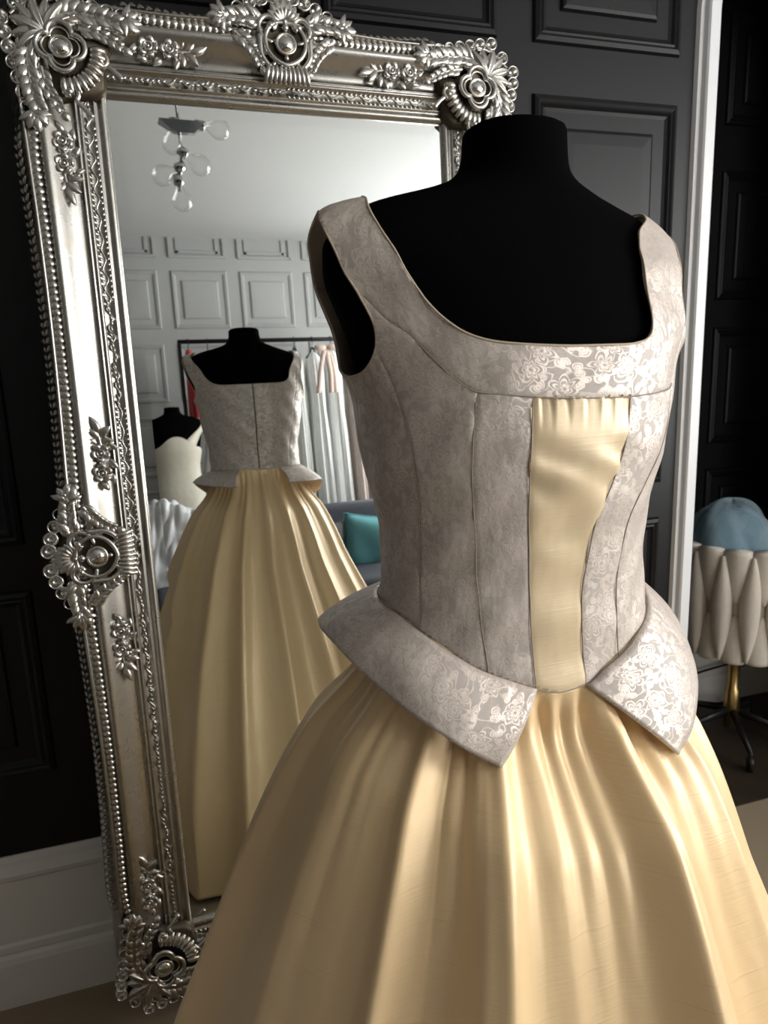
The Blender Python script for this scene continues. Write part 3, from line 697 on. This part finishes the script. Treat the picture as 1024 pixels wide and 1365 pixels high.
def plate(pts, name, z0=-.034, c=(0, 0)):
    n = len(pts); V = [(c[0] + (x - c[0]) * k, c[1] + (y - c[1]) * k, z) for z, k in ((z0, 1.), (-.010, .97), (-.005, .88)) for x, y in pts]
    return MB().add(V, grid_faces(3, n, True) + [tuple(range(2 * n, 3 * n))]).mesh(name)
def dish(curve, name, depth=-.003):
    n = len(curve); V = [(x, y, h) for x, y, h in curve] + [(x * .55, y * .55, depth) for x, y, h in curve]
    return MB().add(V, [(i, (i + 1) % n, n + (i + 1) % n, n + i) for i in range(n)] + [tuple(range(n, 2 * n))]).mesh(name)
def husk_mesh(L=.036):
    b = MB()
    for k in range(5): b.leaf(L - .005 * abs(k - 2), .0085, .0105, bend=.007 * (k - 2), curl=.002, T=TM(-.010, 0, .002, (k - 2) * .30), n=8, m=4, groove=.5, pw=1.3)
    return b.mesh('end_husk')
me_husk = husk_mesh()
def scroll_mesh(tail, a0, a1, c, r=.016):
    b = MB(); sp_ = spiral(r, .004, a0, a1, c, .006)
    b.tube(sp_, np.linspace(.0032, .0050, 27), 8); b.ell((*c, .007), (.0065, .0065, .006), 10, 6)
    b.tube(catmull([sp_[0]] + [(x, y, .005) for x, y in tail], 18), np.linspace(.0034, .0052, 18), 8)
    return b.mesh('scroll')
# corner ornament for the top-left corner (outer corner towards -p,+q), origin at the gem
CP = {}
CP['plate'] = plate([(-.075, .075), (-.03, .086), (.02, .083), (.07, .070), (.115, .058), (.118, .036), (.085, .018), (.070, -.012), (.066, -.055), (.050, -.068), (.010, -.072), (-.018, -.085), (-.034, -.120), (-.058, -.118), (-.072, -.07), (-.086, -.02), (-.090, .03)][::-1], 'corner_ornament')
qf = lambda R, h: quatre(R, .42, h, 4, 0)
b = MB(); b.tube(qf(.0268, .006), .0042, 8, True); b.tube(qf(.0205, .004), .0018, 6, True); CP['rim'] = b.mesh('quatrefoil_rim')
CP['dish'] = dish(qf(.0275, .003), 'quatrefoil_dish')
CP['fan'] = ribs(10, .043, .070, -PI / 2 - .12, .12, .0056, .012)
CP['leaf_top'] = acanthus([(-.012, .044), (.025, .056), (.065, .054), (.100, .046)], 8, .034, .024, .0105, .0105, .85, .005).mesh('acanthus_leaf')
CP['leaf_low'] = acanthus([(-.044, .012), (-.054, -.025), (-.052, -.065), (-.044, -.098)], 8, .032, .023, .0100, .0105, .85, .005).mesh('acanthus_leaf')
CP['leaf_mid'] = acanthus([(.030, .034), (.055, .030), (.080, .020), (.098, .010)], 5, .022, .014, .0075, .008, .8, .004).mesh('acanthus_leaf')
CP['leaf_mid2'] = acanthus([(-.034, -.030), (-.030, -.055), (-.018, -.080), (-.008, -.098)], 5, .022, .014, .0075, .008, .8, .004).mesh('acanthus_leaf')
b = MB()
for k in range(9): b.leaf(.058 - .003 * abs(k - 4), .0105, .012, bend=(k - 4) * .0095, curl=.004, T=TM(-.020, .020, .004 + .004 * (k % 2), 3 * PI / 4 + (k - 4) * .27), n=10, m=6, groove=.55, pw=1.35)
CP['palm'] = b.mesh('palmette')
CP['scr1'] = scroll_mesh([(.078, -.026), (.092, -.040)], 2.6, -3.2, (.060, -.014)); CP['scr2'] = scroll_mesh([(.026, -.090), (.038, -.104)], -1.0, 4.8, (.006, -.066))
R3 = Matrix(((1, 0, 0, 0), (0, 0, -1, 0), (0, 1, 0, 0), (0, 0, 0, 1)))
HS = -.010
def corner(sp, sq):
    p, q = sp * GW / 2, QC + sq * GH / 2
    o = oj(CP['plate'], 'corner_ornament', M['patina'], mirror)
    o.matrix_local = R3 @ Matrix.Translation((p, q, HS)) @ Matrix.Diagonal((-sp, sq, 1, 1))
    child(CP['rim'], 'quatrefoil_rim', M['silver'], o, TM(0, 0, .010)); child(CP['dish'], 'quatrefoil_dish', M['patina'], o, TM(0, 0, .010)); child(me_gem, 'gem', M['gem'], o, TM(0, 0, .010)); child(me_bez, 'gem_bezel', M['silver'], o, TM(0, 0, .010))
    child(CP['fan'], 'shell_fan', M['silver'], o)
    for k in ('leaf_top', 'leaf_low', 'leaf_mid', 'leaf_mid2'): child(CP[k], 'acanthus_leaf', M['silver'], o, TM(0, 0, .001))
    child(CP['palm'], 'palmette', M['silver'], o); child(CP['scr1'], 'scroll', M['silver'], o); child(CP['scr2'], 'scroll', M['silver'], o)
    child(me_husk, 'end_husk', M['silver'], o, TM(.108, .054, .004, -.2)); child(me_husk, 'end_husk', M['silver'], o, TM(-.052, -.108, .004, -PI / 2 + .2))
    for k in range(6):
        child(me_cup, 'shell_cup', M['silver'], o, TM(-.012 + k * .0225, .083 - .0042 * k, -.004, 0, 1.1 - .03 * k)); child(me_cup, 'shell_cup', M['silver'], o, TM(-.084 + .0042 * k, .018 - k * .0225, -.004, 0, 1.1 - .03 * k))
    for k in range(3): child(me_cup, 'shell_cup', M['silver'], o, TM(-.062 + .0 + .024 * (k - 1), .064 + .024 * (k - 1) * 1., -.006, 0, 1.1))
    return o
for sp in (-1, 1):
    for sq in (-1, 1): corner(sp, sq)
# centre ornaments, template for the top rail (outwards = +q), origin at the gem
CE = {}
CE['plate'] = plate([(-.122, .030), (-.10, .048), (-.055, .060), (0, .068), (.055, .060), (.10, .048), (.122, .030), (.100, .002), (.066, -.016), (.042, -.048), (.0, -.052), (-.042, -.048), (-.066, -.016), (-.100, .002)][::-1], 'centre_ornament')
heart = closed_curve(lambda a: (.037 * math.sin(a) * (1 - .10 * math.cos(a)), .035 * math.cos(a) - .006 + .007 * abs(math.sin(a)), .004))
CE['rim'] = MB().tube(heart, .0042, 8, True).mesh('heart_rim'); CE['dish'] = dish([(x, y, .001) for x, y, h in heart][::-1], 'heart_dish')
for nm, sg in (('cs_r', 1), ('cs_l', -1)):
    b = MB()
    b.tube([(sg * x, y, h) for x, y, h in spiral(.027, .005, -1.7, 4.0, (.026, .024), .011, 34)], np.linspace(.0034, .0068, 35), 8); b.ell((sg * .026, .024, .012), (.0070, .0070, .0065), 10, 6)
    b.tube([(sg * x, y, h) for x, y, h in catmull([(.046, .008, .010), (.046, -.020, .010), (.030, -.042, .008), (.020, -.036, .008)], 20)], np.linspace(.0058, .0040, 20), 8)
    CE[nm] = b.mesh('c_scroll')
b = MB(); b.ell((0, .020, .016), (.0065, .0065, .0065), 12, 7); CE['bead'] = b.mesh('bead')
b = MB()
for k in range(10):
    x = (k - 4.5) * .0072; pts = [(x * (1 + .25 * u), -.040 - .030 * u, .004 + .008 * math.sin(PI * (.2 + .75 * u))) for u in np.linspace(0, 1, 7)]
    b.tube(pts, [.0042 * (.6 + .5 * math.sin(PI * (.15 + .7 * u))) for u in np.linspace(0, 1, 7)], 7)
CE['fan'] = b.mesh('shell_fan')
for nm, sg in (('leaf_r', 1), ('leaf_l', -1)):
    CE[nm] = acanthus([(sg * .040, .030), (sg * .062, .036), (sg * .086, .036), (sg * .108, .028)], 7, .030, .020, .0095, .0105, .85, .005).mesh('acanthus_leaf')
    CE[nm + '2'] = acanthus([(sg * .092, .010), (sg * .074, -.004), (sg * .058, -.022), (sg * .046, -.044)], 7, .022, .014, .0075, .0085, .85, .004).mesh('acanthus_leaf')
b = MB()
for k in range(7): b.leaf(.042 - .003 * abs(k - 3), .0105, .010, curl=.007, T=TM(0, .032, .006, PI / 2 + (k - 3) * .36), n=7, m=6, groove=.5, pw=1.3)
CE['palm'] = b.mesh('palmette')
def centre(p, q, rot):
    o = oj(CE['plate'], 'centre_ornament', M['patina'], mirror, p, q, HS, rot)
    child(CE['rim'], 'heart_rim', M['silver'], o, TM(0, 0, .009)); child(CE['dish'], 'heart_dish', M['patina'], o, TM(0, 0, .009)); child(me_gem, 'gem', M['gem'], o, TM(0, -.006, .012, 0, 1.05)); child(me_bez, 'gem_bezel', M['silver'], o, TM(0, -.006, .012, 0, 1.05))
    child(CE['cs_r'], 'c_scroll', M['silver'], o); child(CE['cs_l'], 'c_scroll', M['silver'], o); child(CE['fan'], 'shell_fan', M['silver'], o); child(CE['palm'], 'palmette', M['silver'], o)
    for dy in (0, .014, -.044): child(CE['bead'], 'bead', M['silver'], o, TM(0, dy, 0, 0, 1. - abs(dy) * 9 + (.15 if dy < 0 else 0)))
    child(me_husk, 'end_husk', M['silver'], o, TM(.112, .034, .003, -.1)); child(me_husk, 'end_husk', M['silver'], o, TM(-.112, .034, .003, PI + .1))
    for k in ('leaf_r', 'leaf_l', 'leaf_r2', 'leaf_l2'): child(CE[k], 'acanthus_leaf', M['silver'], o, TM(0, 0, .002))
    for sg in (-1, 1):
        for k in range(5): child(me_cup, 'shell_cup', M['silver'], o, TM(sg * (.018 + k * .0215), .074 - .0045 * k - .0012 * k * k, -.002, 0, 1.25 - .08 * k))
centre(-.002, QC + gy + .104, 0); centre(0, QC - gy - .104, PI); centre(-gx - .104, QC, PI / 2); centre(gx + .104, QC, -PI / 2)
# flower sprays
b = MB()
b.tube(catmull([(-.016, 0, .002), (.02, .003, .003), (.05, -.002, .003), (.086, .004, .002)], 24), .0028, 6)
for (x, y, a, L) in ((.054, .004, 1.0, .024), (.054, -.004, -1.0, .022), (.062, .0, .55, .030), (.064, -.003, -.5, .028), (.070, .0, .08, .034), (.018, .012, 1.7, .018), (.018, -.012, -1.7, .018), (-.004, .012, 2.3, .018), (-.004, -.012, -2.3, .018), (-.014, 0, PI, .020), (.046, .012, 1.2, .018), (.046, -.012, -1.2, .018)):
    b.leaf(L, .0078, .0088, bend=.008 * (1 if a > 0 else -1), curl=.004, T=TM(x, y, .001, a), n=7, m=4, groove=.45)
me_spray = b.mesh('flower_spray')
def spray(p, q, rot, flip=1, d=.080):
    o = oj(me_spray, 'flower_spray', M['silver'], mirror, p, q, H0 + prof_h(d) - .001, rot, flip=flip)
    child(me_rose, 'rose', M['silver'], o, TM(0, 0, .004)); child(me_rose, 'rose', M['silver'], o, TM(.036, -.001, .004, .5, .95))
for sp in (-1, 1):
    for sq in (-1, 1):
        spray(sp * (GW / 2 - .140), QC + sq * (gy + .078), 0 if sp < 0 else PI)
        spray(sp * (gx + .078), QC + sq * (GH / 2 - .142), -sq * PI / 2)
        spray(sp * (gx + .074), QC + sq * .150, sq * PI / 2)

# ================================================================== TUB CHAIR IN THE RECESS
CX, CY = 1.82, .335
chair = empty('tub_chair', (CX, CY, 0)); chair.scale = (.74, .74, 1.); tag(chair, 'cream woven-strap tub chair on a brass pedestal in the dark recess', 'chair')
M['cream'] = noisy('cream_velvet', (.55, .50, .43), .75, 60, .08, .15, .004, **{'Sheen Weight': .4}); M['brass'] = mat('aged_brass', (.42, .30, .13), .35, 1.)
DZ = .075
MB().lathe([(r, z + DZ) for r, z in [(.05, .33), (.20, .31), (.245, .36), (.268, .46), (.272, .64), (.26, .655), (.235, .64), (.225, .50), (.10, .48), (.01, .48)]], 40).obj('shell', M['cream'], chair)
MB().lathe([(r, z + DZ) for r, z in [(.01, .47), (.19, .47), (.222, .49), (.222, .53), (.19, .555), (.01, .56)]], 36).obj('seat_cushion', M['cream'], chair)
def bulge(z0, z1, wd, th, top, bot, R=.285):
    V = []; n, m = 14, 12
    for i in range(n + 1):
        u = i / n; z = z0 + (z1 - z0) * u; k = max(.02, math.sin(PI * (bot + (top - bot) * u))) ** .75
        for j in range(m):
            a = 2 * PI * j / m; x = wd * k * math.cos(a); y = th * (.35 + .65 * k) * math.sin(a); ph = x / R
            rr = R + (z - .48) * .07 + y; V.append((rr * math.sin(ph), -rr * math.cos(ph), z + DZ))
    return mesh('woven_strap', V, grid_faces(n + 1, m, True) + [tuple(range(m))[::-1], tuple(n * m + k for k in range(m))])
tall = bulge(.31, .655, .041, .040, .97, .03, .290); up = bulge(.50, .672, .052, .036, .62, .04, .276); dn = bulge(.300, .460, .052, .034, .96, .38, .272); mid = bulge(.40, .58, .016, .010, .9, .1, .268)
for k in range(17):
    a = 2 * PI * (k + .3) / 17
    child(tall, 'woven_strap', M['cream'], chair, TM(0, 0, 0, a)); a2 = a + PI / 17
    for me in (up, dn, mid): child(me, 'woven_strap', M['cream'], chair, TM(0, 0, 0, a2))
MB().lathe([(.034, .06), (.034, .20), (.026, .205), (.026, .34), (.07, .355), (.09, .395)], 20).obj('pedestal', M['brass'], chair)
for k in range(5):
    a = 2 * PI * k / 5 + .5; lg = MB(); lg.tube([(.02 * math.cos(a), .02 * math.sin(a), .12), (.14 * math.cos(a), .14 * math.sin(a), .095), (.27 * math.cos(a), .27 * math.sin(a), .066)], [.016, .013, .010], 8)
    lo_ = lg.obj('base_leg', MATS['black_metal'], chair)
    cs = MB(); cs.lathe([(.026, -.010), (.028, -.006), (.028, .006), (.026, .010)], 14, T=TM(.27 * math.cos(a), .27 * math.sin(a), .029, a, rx=PI / 2)); cs.lathe([(.009, .03), (.009, .075)], 8, T=TM(.27 * math.cos(a), .27 * math.sin(a), 0)); cs.obj('caster', MATS['black_metal'], lo_)
# blue tulle bundled on the chair
tul = empty('tulle_bundle', (1.765, .335, .69)); tag(tul, 'dusty blue tulle bundled in a rounded heap on the cream chair', 'fabric')
def blob(name, r, amp, fr_, mt, parent, seed, z0=0.):
    n, m = 40, 64; V = []; rg = np.random.default_rng(seed); ph = rg.uniform(0, 6, 8)
    for i in range(n + 1):
        a = PI / 2 * (1 - i / n * 1.12)
        for j in range(m):
            b_ = 2 * PI * j / m; k = 1 + amp * (math.sin(fr_ * b_ + ph[0] + 3 * a) * math.cos(a) * .6 + math.sin(2.3 * fr_ * b_ + ph[1] + 5 * a) * .3 * math.cos(a) + .5 * math.sin(4 * a + ph[2] + 2 * b_))
            V.append((r[0] * k * math.cos(a) * math.cos(b_), r[1] * k * math.cos(a) * math.sin(b_), z0 + r[2] * k * max(-.12, math.sin(a))))
    return add(name, mesh(name, V, grid_faces(n + 1, m, True)), mt, parent)
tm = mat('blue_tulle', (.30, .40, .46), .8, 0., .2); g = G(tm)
tr_ = g.n('ShaderNodeBsdfTransparent'); mxs = g.n('ShaderNodeMixShader'); nn_ = g.noise(g.mapping(g.coord(), (14, 14, 5)), 1., 3.)
g.l(g.math('MULTIPLY_ADD', nn_.outputs[0], .9, .05, clamp=True), mxs.inputs[0]); g.l(tr_.outputs[0], mxs.inputs[1]); g.l(g.b.outputs[0], mxs.inputs[2]); g.l(mxs.outputs[0], g.t.nodes['Material Output'].inputs[0])
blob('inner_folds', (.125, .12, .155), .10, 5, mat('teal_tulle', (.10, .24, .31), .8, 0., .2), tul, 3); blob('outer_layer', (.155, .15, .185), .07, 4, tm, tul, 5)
# cord trailing from the recess wall
tag(MB().tube(catmull([(1.50, .565, .20), (1.60, .55, .13), (1.75, .54, .15), (1.90, .54, .17), (2.10, .55, .18)], 40), .004, 6).obj('power_cord', MATS['black_metal']), 'thin black power cord looping low behind the cream chair', 'cord')

# ================================================================== THE REST OF THE ROOM, SEEN IN THE MIRROR
# chandelier
ch = empty('ceiling_light', (.285, -1.6, ZC + .0)); tag(ch, 'chrome stepped ceiling light with clear globe bulbs', 'ceiling light')
M['chrome'] = mat('chrome', (.55, .55, .55), .12, 1.)
gb = mat('clear_bulb_glass', (.9, .9, .9), .05, 0.); g = G(gb); tr_ = g.n('ShaderNodeBsdfTransparent'); gl_ = g.n('ShaderNodeBsdfGlossy'); gl_.inputs['Roughness'].default_value = .05; fz = g.n('ShaderNodeLayerWeight'); fz.inputs[0].default_value = .18; mxs = g.n('ShaderNodeMixShader')
g.l(fz.outputs['Facing'], mxs.inputs[0]); g.l(tr_.outputs[0], mxs.inputs[1]); g.l(gl_.outputs[0], mxs.inputs[2]); g.l(mxs.outputs[0], g.t.nodes['Material Output'].inputs[0])
MB().lathe([(.055, -.03), (.055, -.012), (.045, 0)], 24).obj('ceiling_rose', M['chrome'], ch)
MB().tube([(0, 0, -.02), (0, 0, -.30), (-.02, 0, -.44)], .006, 8).obj('stem', M['chrome'], ch)
b = MB(); b.add([(-.075, -.03, -.185), (.10, -.03, -.185), (.10, .03, -.185), (-.075, .03, -.185), (-.02, -.012, -.225), (.055, -.012, -.225), (.055, .012, -.225), (-.02, .012, -.225)], [(0, 1, 2, 3), (4, 7, 6, 5), (0, 4, 5, 1), (1, 5, 6, 2), (2, 6, 7, 3), (3, 7, 4, 0)]); b.obj('chrome_arm', M['chrome'], ch, smooth=False)
me_b = MB().lathe([(.004, .0), (.012, -.012), (.016, -.02), (.034, -.045), (.040, -.065), (.034, -.088), (.018, -.102), (.002, -.106)], 20).mesh('globe_bulb'); me_h = MB().lathe([(.018, .03), (.020, -.004), (.012, -.01)], 16).mesh('lamp_holder')
for (x, z, ry) in ((.09, -.19, -1.45), (-.02, -.20, .15), (.015, -.30, -.95), (-.02, -.355, 1.1), (-.02, -.41, -.1)):
    hd = child(me_h, 'lamp_holder', M['chrome'], ch, TM(x, 0, z, 0, 1., ry=ry)); child(me_b, 'globe_bulb', gb, hd)
# clothes rail
M['blackm'] = MATS['black_metal']
cr_ = empty('clothes_rail', (1.14, -3.45, 0)); tag(cr_, 'black metal clothes rail holding gowns in front of the white panelled wall', 'clothes rail')
MB().tube([(-.76, 0, 1.88), (.95, 0, 1.88)], .014, 10).obj('top_bar', M['blackm'], cr_)
for x in (-.75, .93):
    MB().tube([(x, 0, .04), (x, 0, 1.88)], .012, 10).obj('upright', M['blackm'], cr_); MB().tube([(x, -.24, .03), (x, .24, .03)], .014, 10).obj('foot', M['blackm'], cr_)
fab = {k: noisy('cloth_' + k, c, r, 30, .08, .2, .01, **{'Sheen Weight': .3}) for k, c, r in (('white', (.88, .89, .88), .6), ('lace', (.84, .85, .83), .6), ('ivory', (.62, .58, .48), .6), ('blush', (.60, .47, .41), .5), ('red', (.55, .02, .03), .6), ('champagne', (.55, .46, .40), .45), ('satin', (.72, .74, .76), .28))}
sq_ = fab['champagne']; g = G(sq_)
vo = g.n('ShaderNodeTexVoronoi'); g.l(g.mapping(g.coord(), (60, 60, 28)), vo.inputs['Vector']); dots = g.ramp(vo.outputs['Distance'], .22, .30, (1, 1, 1, 1), (0, 0, 0, 1))
g.l(g.math('MULTIPLY_ADD', dots, -.35, .5), g.b.inputs['Roughness']); g.l(g.mix(dots, (.42, .34, .30, 1), (.88, .85, .80, 1)), g.b.inputs['Base Color'])
def hanging(name, x, ztop, zbot, w0, w1, dep, mt, label, cat, seed, y=-3.45, folds=9, sleeve=None):
    e = empty(name, (x, y, 1.88)); tag(e, label, cat, 'garments on the clothes rail'); rg = np.random.default_rng(seed); ph = rg.uniform(0, 6, 6); n, m = 36, 96; V = []
    for i in range(n + 1):
        u = i / n; z = ztop + (zbot - ztop) * u - 1.88; sh = min(1, .30 + .70 * (u / .07) ** .6) if u < .07 else 1.
        wst = 1 - .22 * math.exp(-((u - .28) / .12) ** 2); hw = (w0 + (w1 - w0) * u ** 1.3) * sh * wst; hd = dep * (.5 + .5 * u) * sh
        for j in range(m):
            a = 2 * PI * j / m; f = 1 + (.04 + .16 * u) * (math.sin(folds * a + ph[0] + u * 1.5) * .6 + math.sin((folds * 2 + 1) * a + ph[1]) * .35)
            V.append((hw * math.cos(a) * f, hd * math.sin(a) * f, z))
    add('fabric', mesh('fabric', V, grid_faces(n + 1, m, True) + [tuple(range(m))[::-1]]), mt, e)
    h = empty('clothes_hanger', (x, y, 1.88)); tag(h, 'dark hanger holding the ' + label.split(' hanging')[0], 'hanger', 'hangers on the clothes rail')
    hb = MB(); hk = [(0, .018 * math.sin(t_), .0 + .018 * math.cos(t_)) for t_ in np.linspace(-1.2, 2.6, 12)]; hb.tube(hk[::1] + [(0, 0, -.035), (0, 0, -.06)], .0025, 6); hb.obj('hook', M['blackm'], h)
    zb = ztop - 1.88; MB().tube(catmull([(-w0 * .8, 0, zb - .035), (-w0 * .35, 0, zb - .005), (0, 0, -.055), (w0 * .35, 0, zb - .005), (w0 * .8, 0, zb - .035)], 20), .006, 7).obj('shoulder_bar', M['blackm'], h)
    return e
hanging('hanging_gown', 1.14, 1.80, .55, .052, .056, .17, fab['lace'], 'white lace gown hanging closest to the reflected dress', 'gown', 1)
hanging('hanging_gown', 1.265, 1.79, .50, .060, .064, .20, fab['white'], 'plain white gown hanging between the lace gown and the blush ribbon', 'gown', 2)
hanging('hanging_gown', 1.395, 1.80, .52, .060, .062, .19, fab['white'], 'white gown with rounded shoulders hanging beside the sequinned gown', 'gown', 3)
hanging('hanging_gown', 1.535, 1.84, .45, .06, .075, .20, fab['champagne'], 'champagne gown with rows of pale sequins hanging on the rail', 'gown', 4, folds=7)
hanging('hanging_gown', .445, 1.83, 1.36, .026, .032, .12, fab['red'], 'red garment hanging at the end of the clothes rail', 'garment', 5)
hanging('hanging_gown', .565, 1.70, .45, .04, .15, .18, fab['white'], 'full white tulle gown hanging nearest the ivory dress form', 'gown', 6, folds=13)
# blush ribbon bow
rb = MB()
for (x0, x1, z0) in ((-.03, -.075, 0), (.02, .045, 0), (.0, .012, 0)):
    pts = catmull([(0, 0, .0), (x0, .04, -.06), (x1 * .8, .05, -.18), (x1, .03, -.30)], 20)
    V = []
    for p in pts: V += [(p[0] - .016, p[1], p[2]), (p[0] + .016, p[1] + .008, p[2] + .004), (p[0] + .016, p[1] + .012, p[2] + .004), (p[0] - .016, p[1] + .004, p[2])]
    rb.add(V, grid_faces(20, 4, True))
rb.ell((-.04, .03, -.005), (.045, .02, .022), 10, 6); rb.ell((.045, .03, -.002), (.045, .02, .022), 10, 6)
rb_o = rb.obj('ribbon_bow', fab['blush']); rb_o.location = (1.30, -3.27, 1.80); tag(rb_o, 'blush satin ribbon bow tied over the white gowns', 'ribbon')
# second dress form with an ivory gown
f2 = empty('dress_form', (.285, -3.22, -.095), PI); tag(f2, 'black dress form behind the sofa wearing an ivory one-shoulder gown', 'dress form')
o = add('torso', bpy.data.meshes['torso'], None, f2)
MB().lathe([(.016, .115), (.016, 1.0)], 12).obj('stand_pole', M['blackm'], f2); MB().lathe([(.14, .095), (.14, .107), (.06, .117), (.02, .135)], 24).obj('stand_base', M['blackm'], f2)
g2 = empty('ivory_gown', (.285, -3.22, -.095), PI); tag(g2, 'ivory one-shoulder gown on the dress form behind the sofa', 'gown')
tv = np.arange(-180, 180, 4.); top_ = 1.30 + .07 * np.exp(-((np.abs(tv)) / 30.) ** 2) - .04 * np.clip((np.abs(tv) - 60) / 60, 0, 1); V = []
for u in np.linspace(0, 1, 24):
    z = np.maximum(top_ * (1 - u) + 1.05 * u, .99); V.append(S(tv, z, .004))
for u in np.linspace(.06, 1, 24):
    z = 1.05 * (1 - u) + .12 * u; P = S(tv, np.full(len(tv), 1.05), .004); sc_ = 1 + .10 * u ** .9 + .03 * u * np.sin(np.radians(tv) * 9)[:, None]; P = P * sc_; P[:, 2] = z; V.append(P)
add('dress_body', mesh('dress_body', np.concatenate(V), grid_faces(48, len(tv), True)), fab['ivory'], g2)
for sg in (-1,):
    zz = np.linspace(1.30, 1.485, 16); th = np.linspace(22, 84, 16) * sg; V = []
    for k in range(16):
        for dt in (-20, 20): V.append(S(np.array(th[k] + dt * (1 - k / 26)), np.array(zz[k] + (.0 if dt < 0 else -.0)), .004))
    so = add('shoulder_strap', mesh('shoulder_strap', V, grid_faces(16, 2)), fab['ivory'], g2); md = so.modifiers.new('thickness', 'SOLIDIFY'); md.thickness = .003
# sofa
sf = empty('sofa', (.95, -2.62, 0)); tag(sf, 'dark navy upholstered sofa below the hanging gowns', 'sofa')
M['navy'] = noisy('navy_upholstery', (.045, .048, .062), .8, 150, .2, .3, .002)
def rbox(name, x0, x1, y0, y1, z0, z1, mt, parent, r=.04):
    bm = bmesh.new(); bmesh.ops.create_cube(bm, size=1.); bmesh.ops.scale(bm, vec=(x1 - x0, y1 - y0, z1 - z0), verts=bm.verts); bmesh.ops.translate(bm, vec=((x0 + x1) / 2, (y0 + y1) / 2, (z0 + z1) / 2), verts=bm.verts)
    bmesh.ops.bevel(bm, geom=bm.edges[:], offset=r, segments=4, affect='EDGES', profile=.6); me = bpy.data.meshes.new(name); bm.to_mesh(me); bm.free(); me.polygons.foreach_set('use_smooth', [True] * len(me.polygons)); return add(name, me, mt, parent)
rbox('backrest', -1.1, 1.1, -.36, -.18, .10, .80, M['navy'], sf); rbox('sofa_base', -1.1, 1.1, -.19, .42, .10, .30, M['navy'], sf)
for x0 in (-.96, .005): rbox('seat_cushion', x0, x0 + .955, -.18, .43, .30, .45, M['navy'], sf, .05)
for x0 in (-1.1, .97): rbox('arm', x0, x0 + .13, -.2, .43, .10, .60, M['navy'], sf)
for x in (-1.02, 1.02):
    for y in (-.3, .36): MB().lathe([(.018, 0), (.026, .10)], 12, T=TM(x, y, 0)).obj('leg', M['blackm'], sf)
def cushion(name, loc, rot, wd, ht, th, mt, label):
    n = 20; V = []; 
    for sd in (1, -1):
        for i in range(n + 1):
            for j in range(n + 1):
                u, v = -1 + 2 * i / n, -1 + 2 * j / n; pin = 1 - .07 * (u * u * (1 - v * v) + v * v * (1 - u * u)) * 1.5
                V.append((wd / 2 * u * pin, sd * th / 2 * ((1 - u ** 4) * (1 - v ** 4)) ** .55 * (1 + .08 * math.sin(5 * u + 3 * v)), ht / 2 * v * pin))
    k = (n + 1) ** 2; F = grid_faces(n + 1, n + 1); F2 = [tuple(i + k for i in f[::-1]) for f in grid_faces(n + 1, n + 1)]
    e = empty(name, loc); e.rotation_euler = rot; tag(e, label, 'cushion'); me = mesh('cover', V, F + F2); bm = bmesh.new(); bm.from_mesh(me); bmesh.ops.remove_doubles(bm, verts=bm.verts, dist=1e-4); bm.to_mesh(me); bm.free()
    add('cover', me, mt, e)
    pp = [(wd / 2 * u, 0, ht / 2 * v) for u, v in [(-1 + .1 * i, -1) for i in range(20)] + [(1, -1 + .1 * i) for i in range(20)] + [(1 - .1 * i, 1) for i in range(20)] + [(-1, 1 - .1 * i) for i in range(20)]]
    pp = [(x * (1 - .105 * (1 - (2 * z / ht) ** 2) * (abs(2 * x / wd) > .999)), y, z * (1 - .105 * (1 - (2 * x / wd) ** 2) * (abs(2 * z / ht) > .999))) for x, y, z in pp]
    MB().tube(pp, .004, 6, True).obj('piping', mt, e)
cushion('cushion', (1.33, -2.655, .56), (-.30, .12, .15), .40, .38, .13, noisy('teal_cotton', (.13, .37, .41), .8, 120, .1, .2, .002), 'teal square cushion leaning on the navy sofa')
cushion('cushion', (1.02, -2.68, .56), (-.25, -.1, -.1), .30, .30, .10, noisy('grey_cotton', (.22, .22, .22), .8, 120, .1, .2, .002), 'small grey cushion tucked beside the teal one on the sofa')
# white satin thrown over the end of the sofa
n, m = 50, 60; V = []; UVs = []
for i in range(n + 1):
    u = i / n; x = -.12 + .46 * u
    for j in range(m + 1):
        v = j / m; s_ = v * (.95 - .45 * u); hp = .10 * math.sin(PI * u * .9 + .3)
        if s_ < .22: y = -3.0 + s_ ; z = .815 + hp * math.sin(PI * s_ / .22 * .5 + .4)
        else: y = -2.775 + .05 * (s_ - .22); z = .815 + hp * .5 - (s_ - .22)
        k = .012 * math.sin(u * 23 + v * 6) + .010 * math.sin(u * 11 - v * 17) + .006 * math.sin(u * 41 + v * 9)
        V.append((x + .02 * math.sin(v * 6), y + abs(k) * (1 if s_ >= .2 else .3) + .012, z + abs(k) * (1 if s_ < .24 else .2)))
so = add('satin_sheet', mesh('satin_sheet', V, grid_faces(n + 1, m + 1)), fab['satin']); tag(so, 'white satin cloth thrown over the end of the navy sofa', 'cloth'); md = so.modifiers.new('thickness', 'SOLIDIFY'); md.thickness = .003
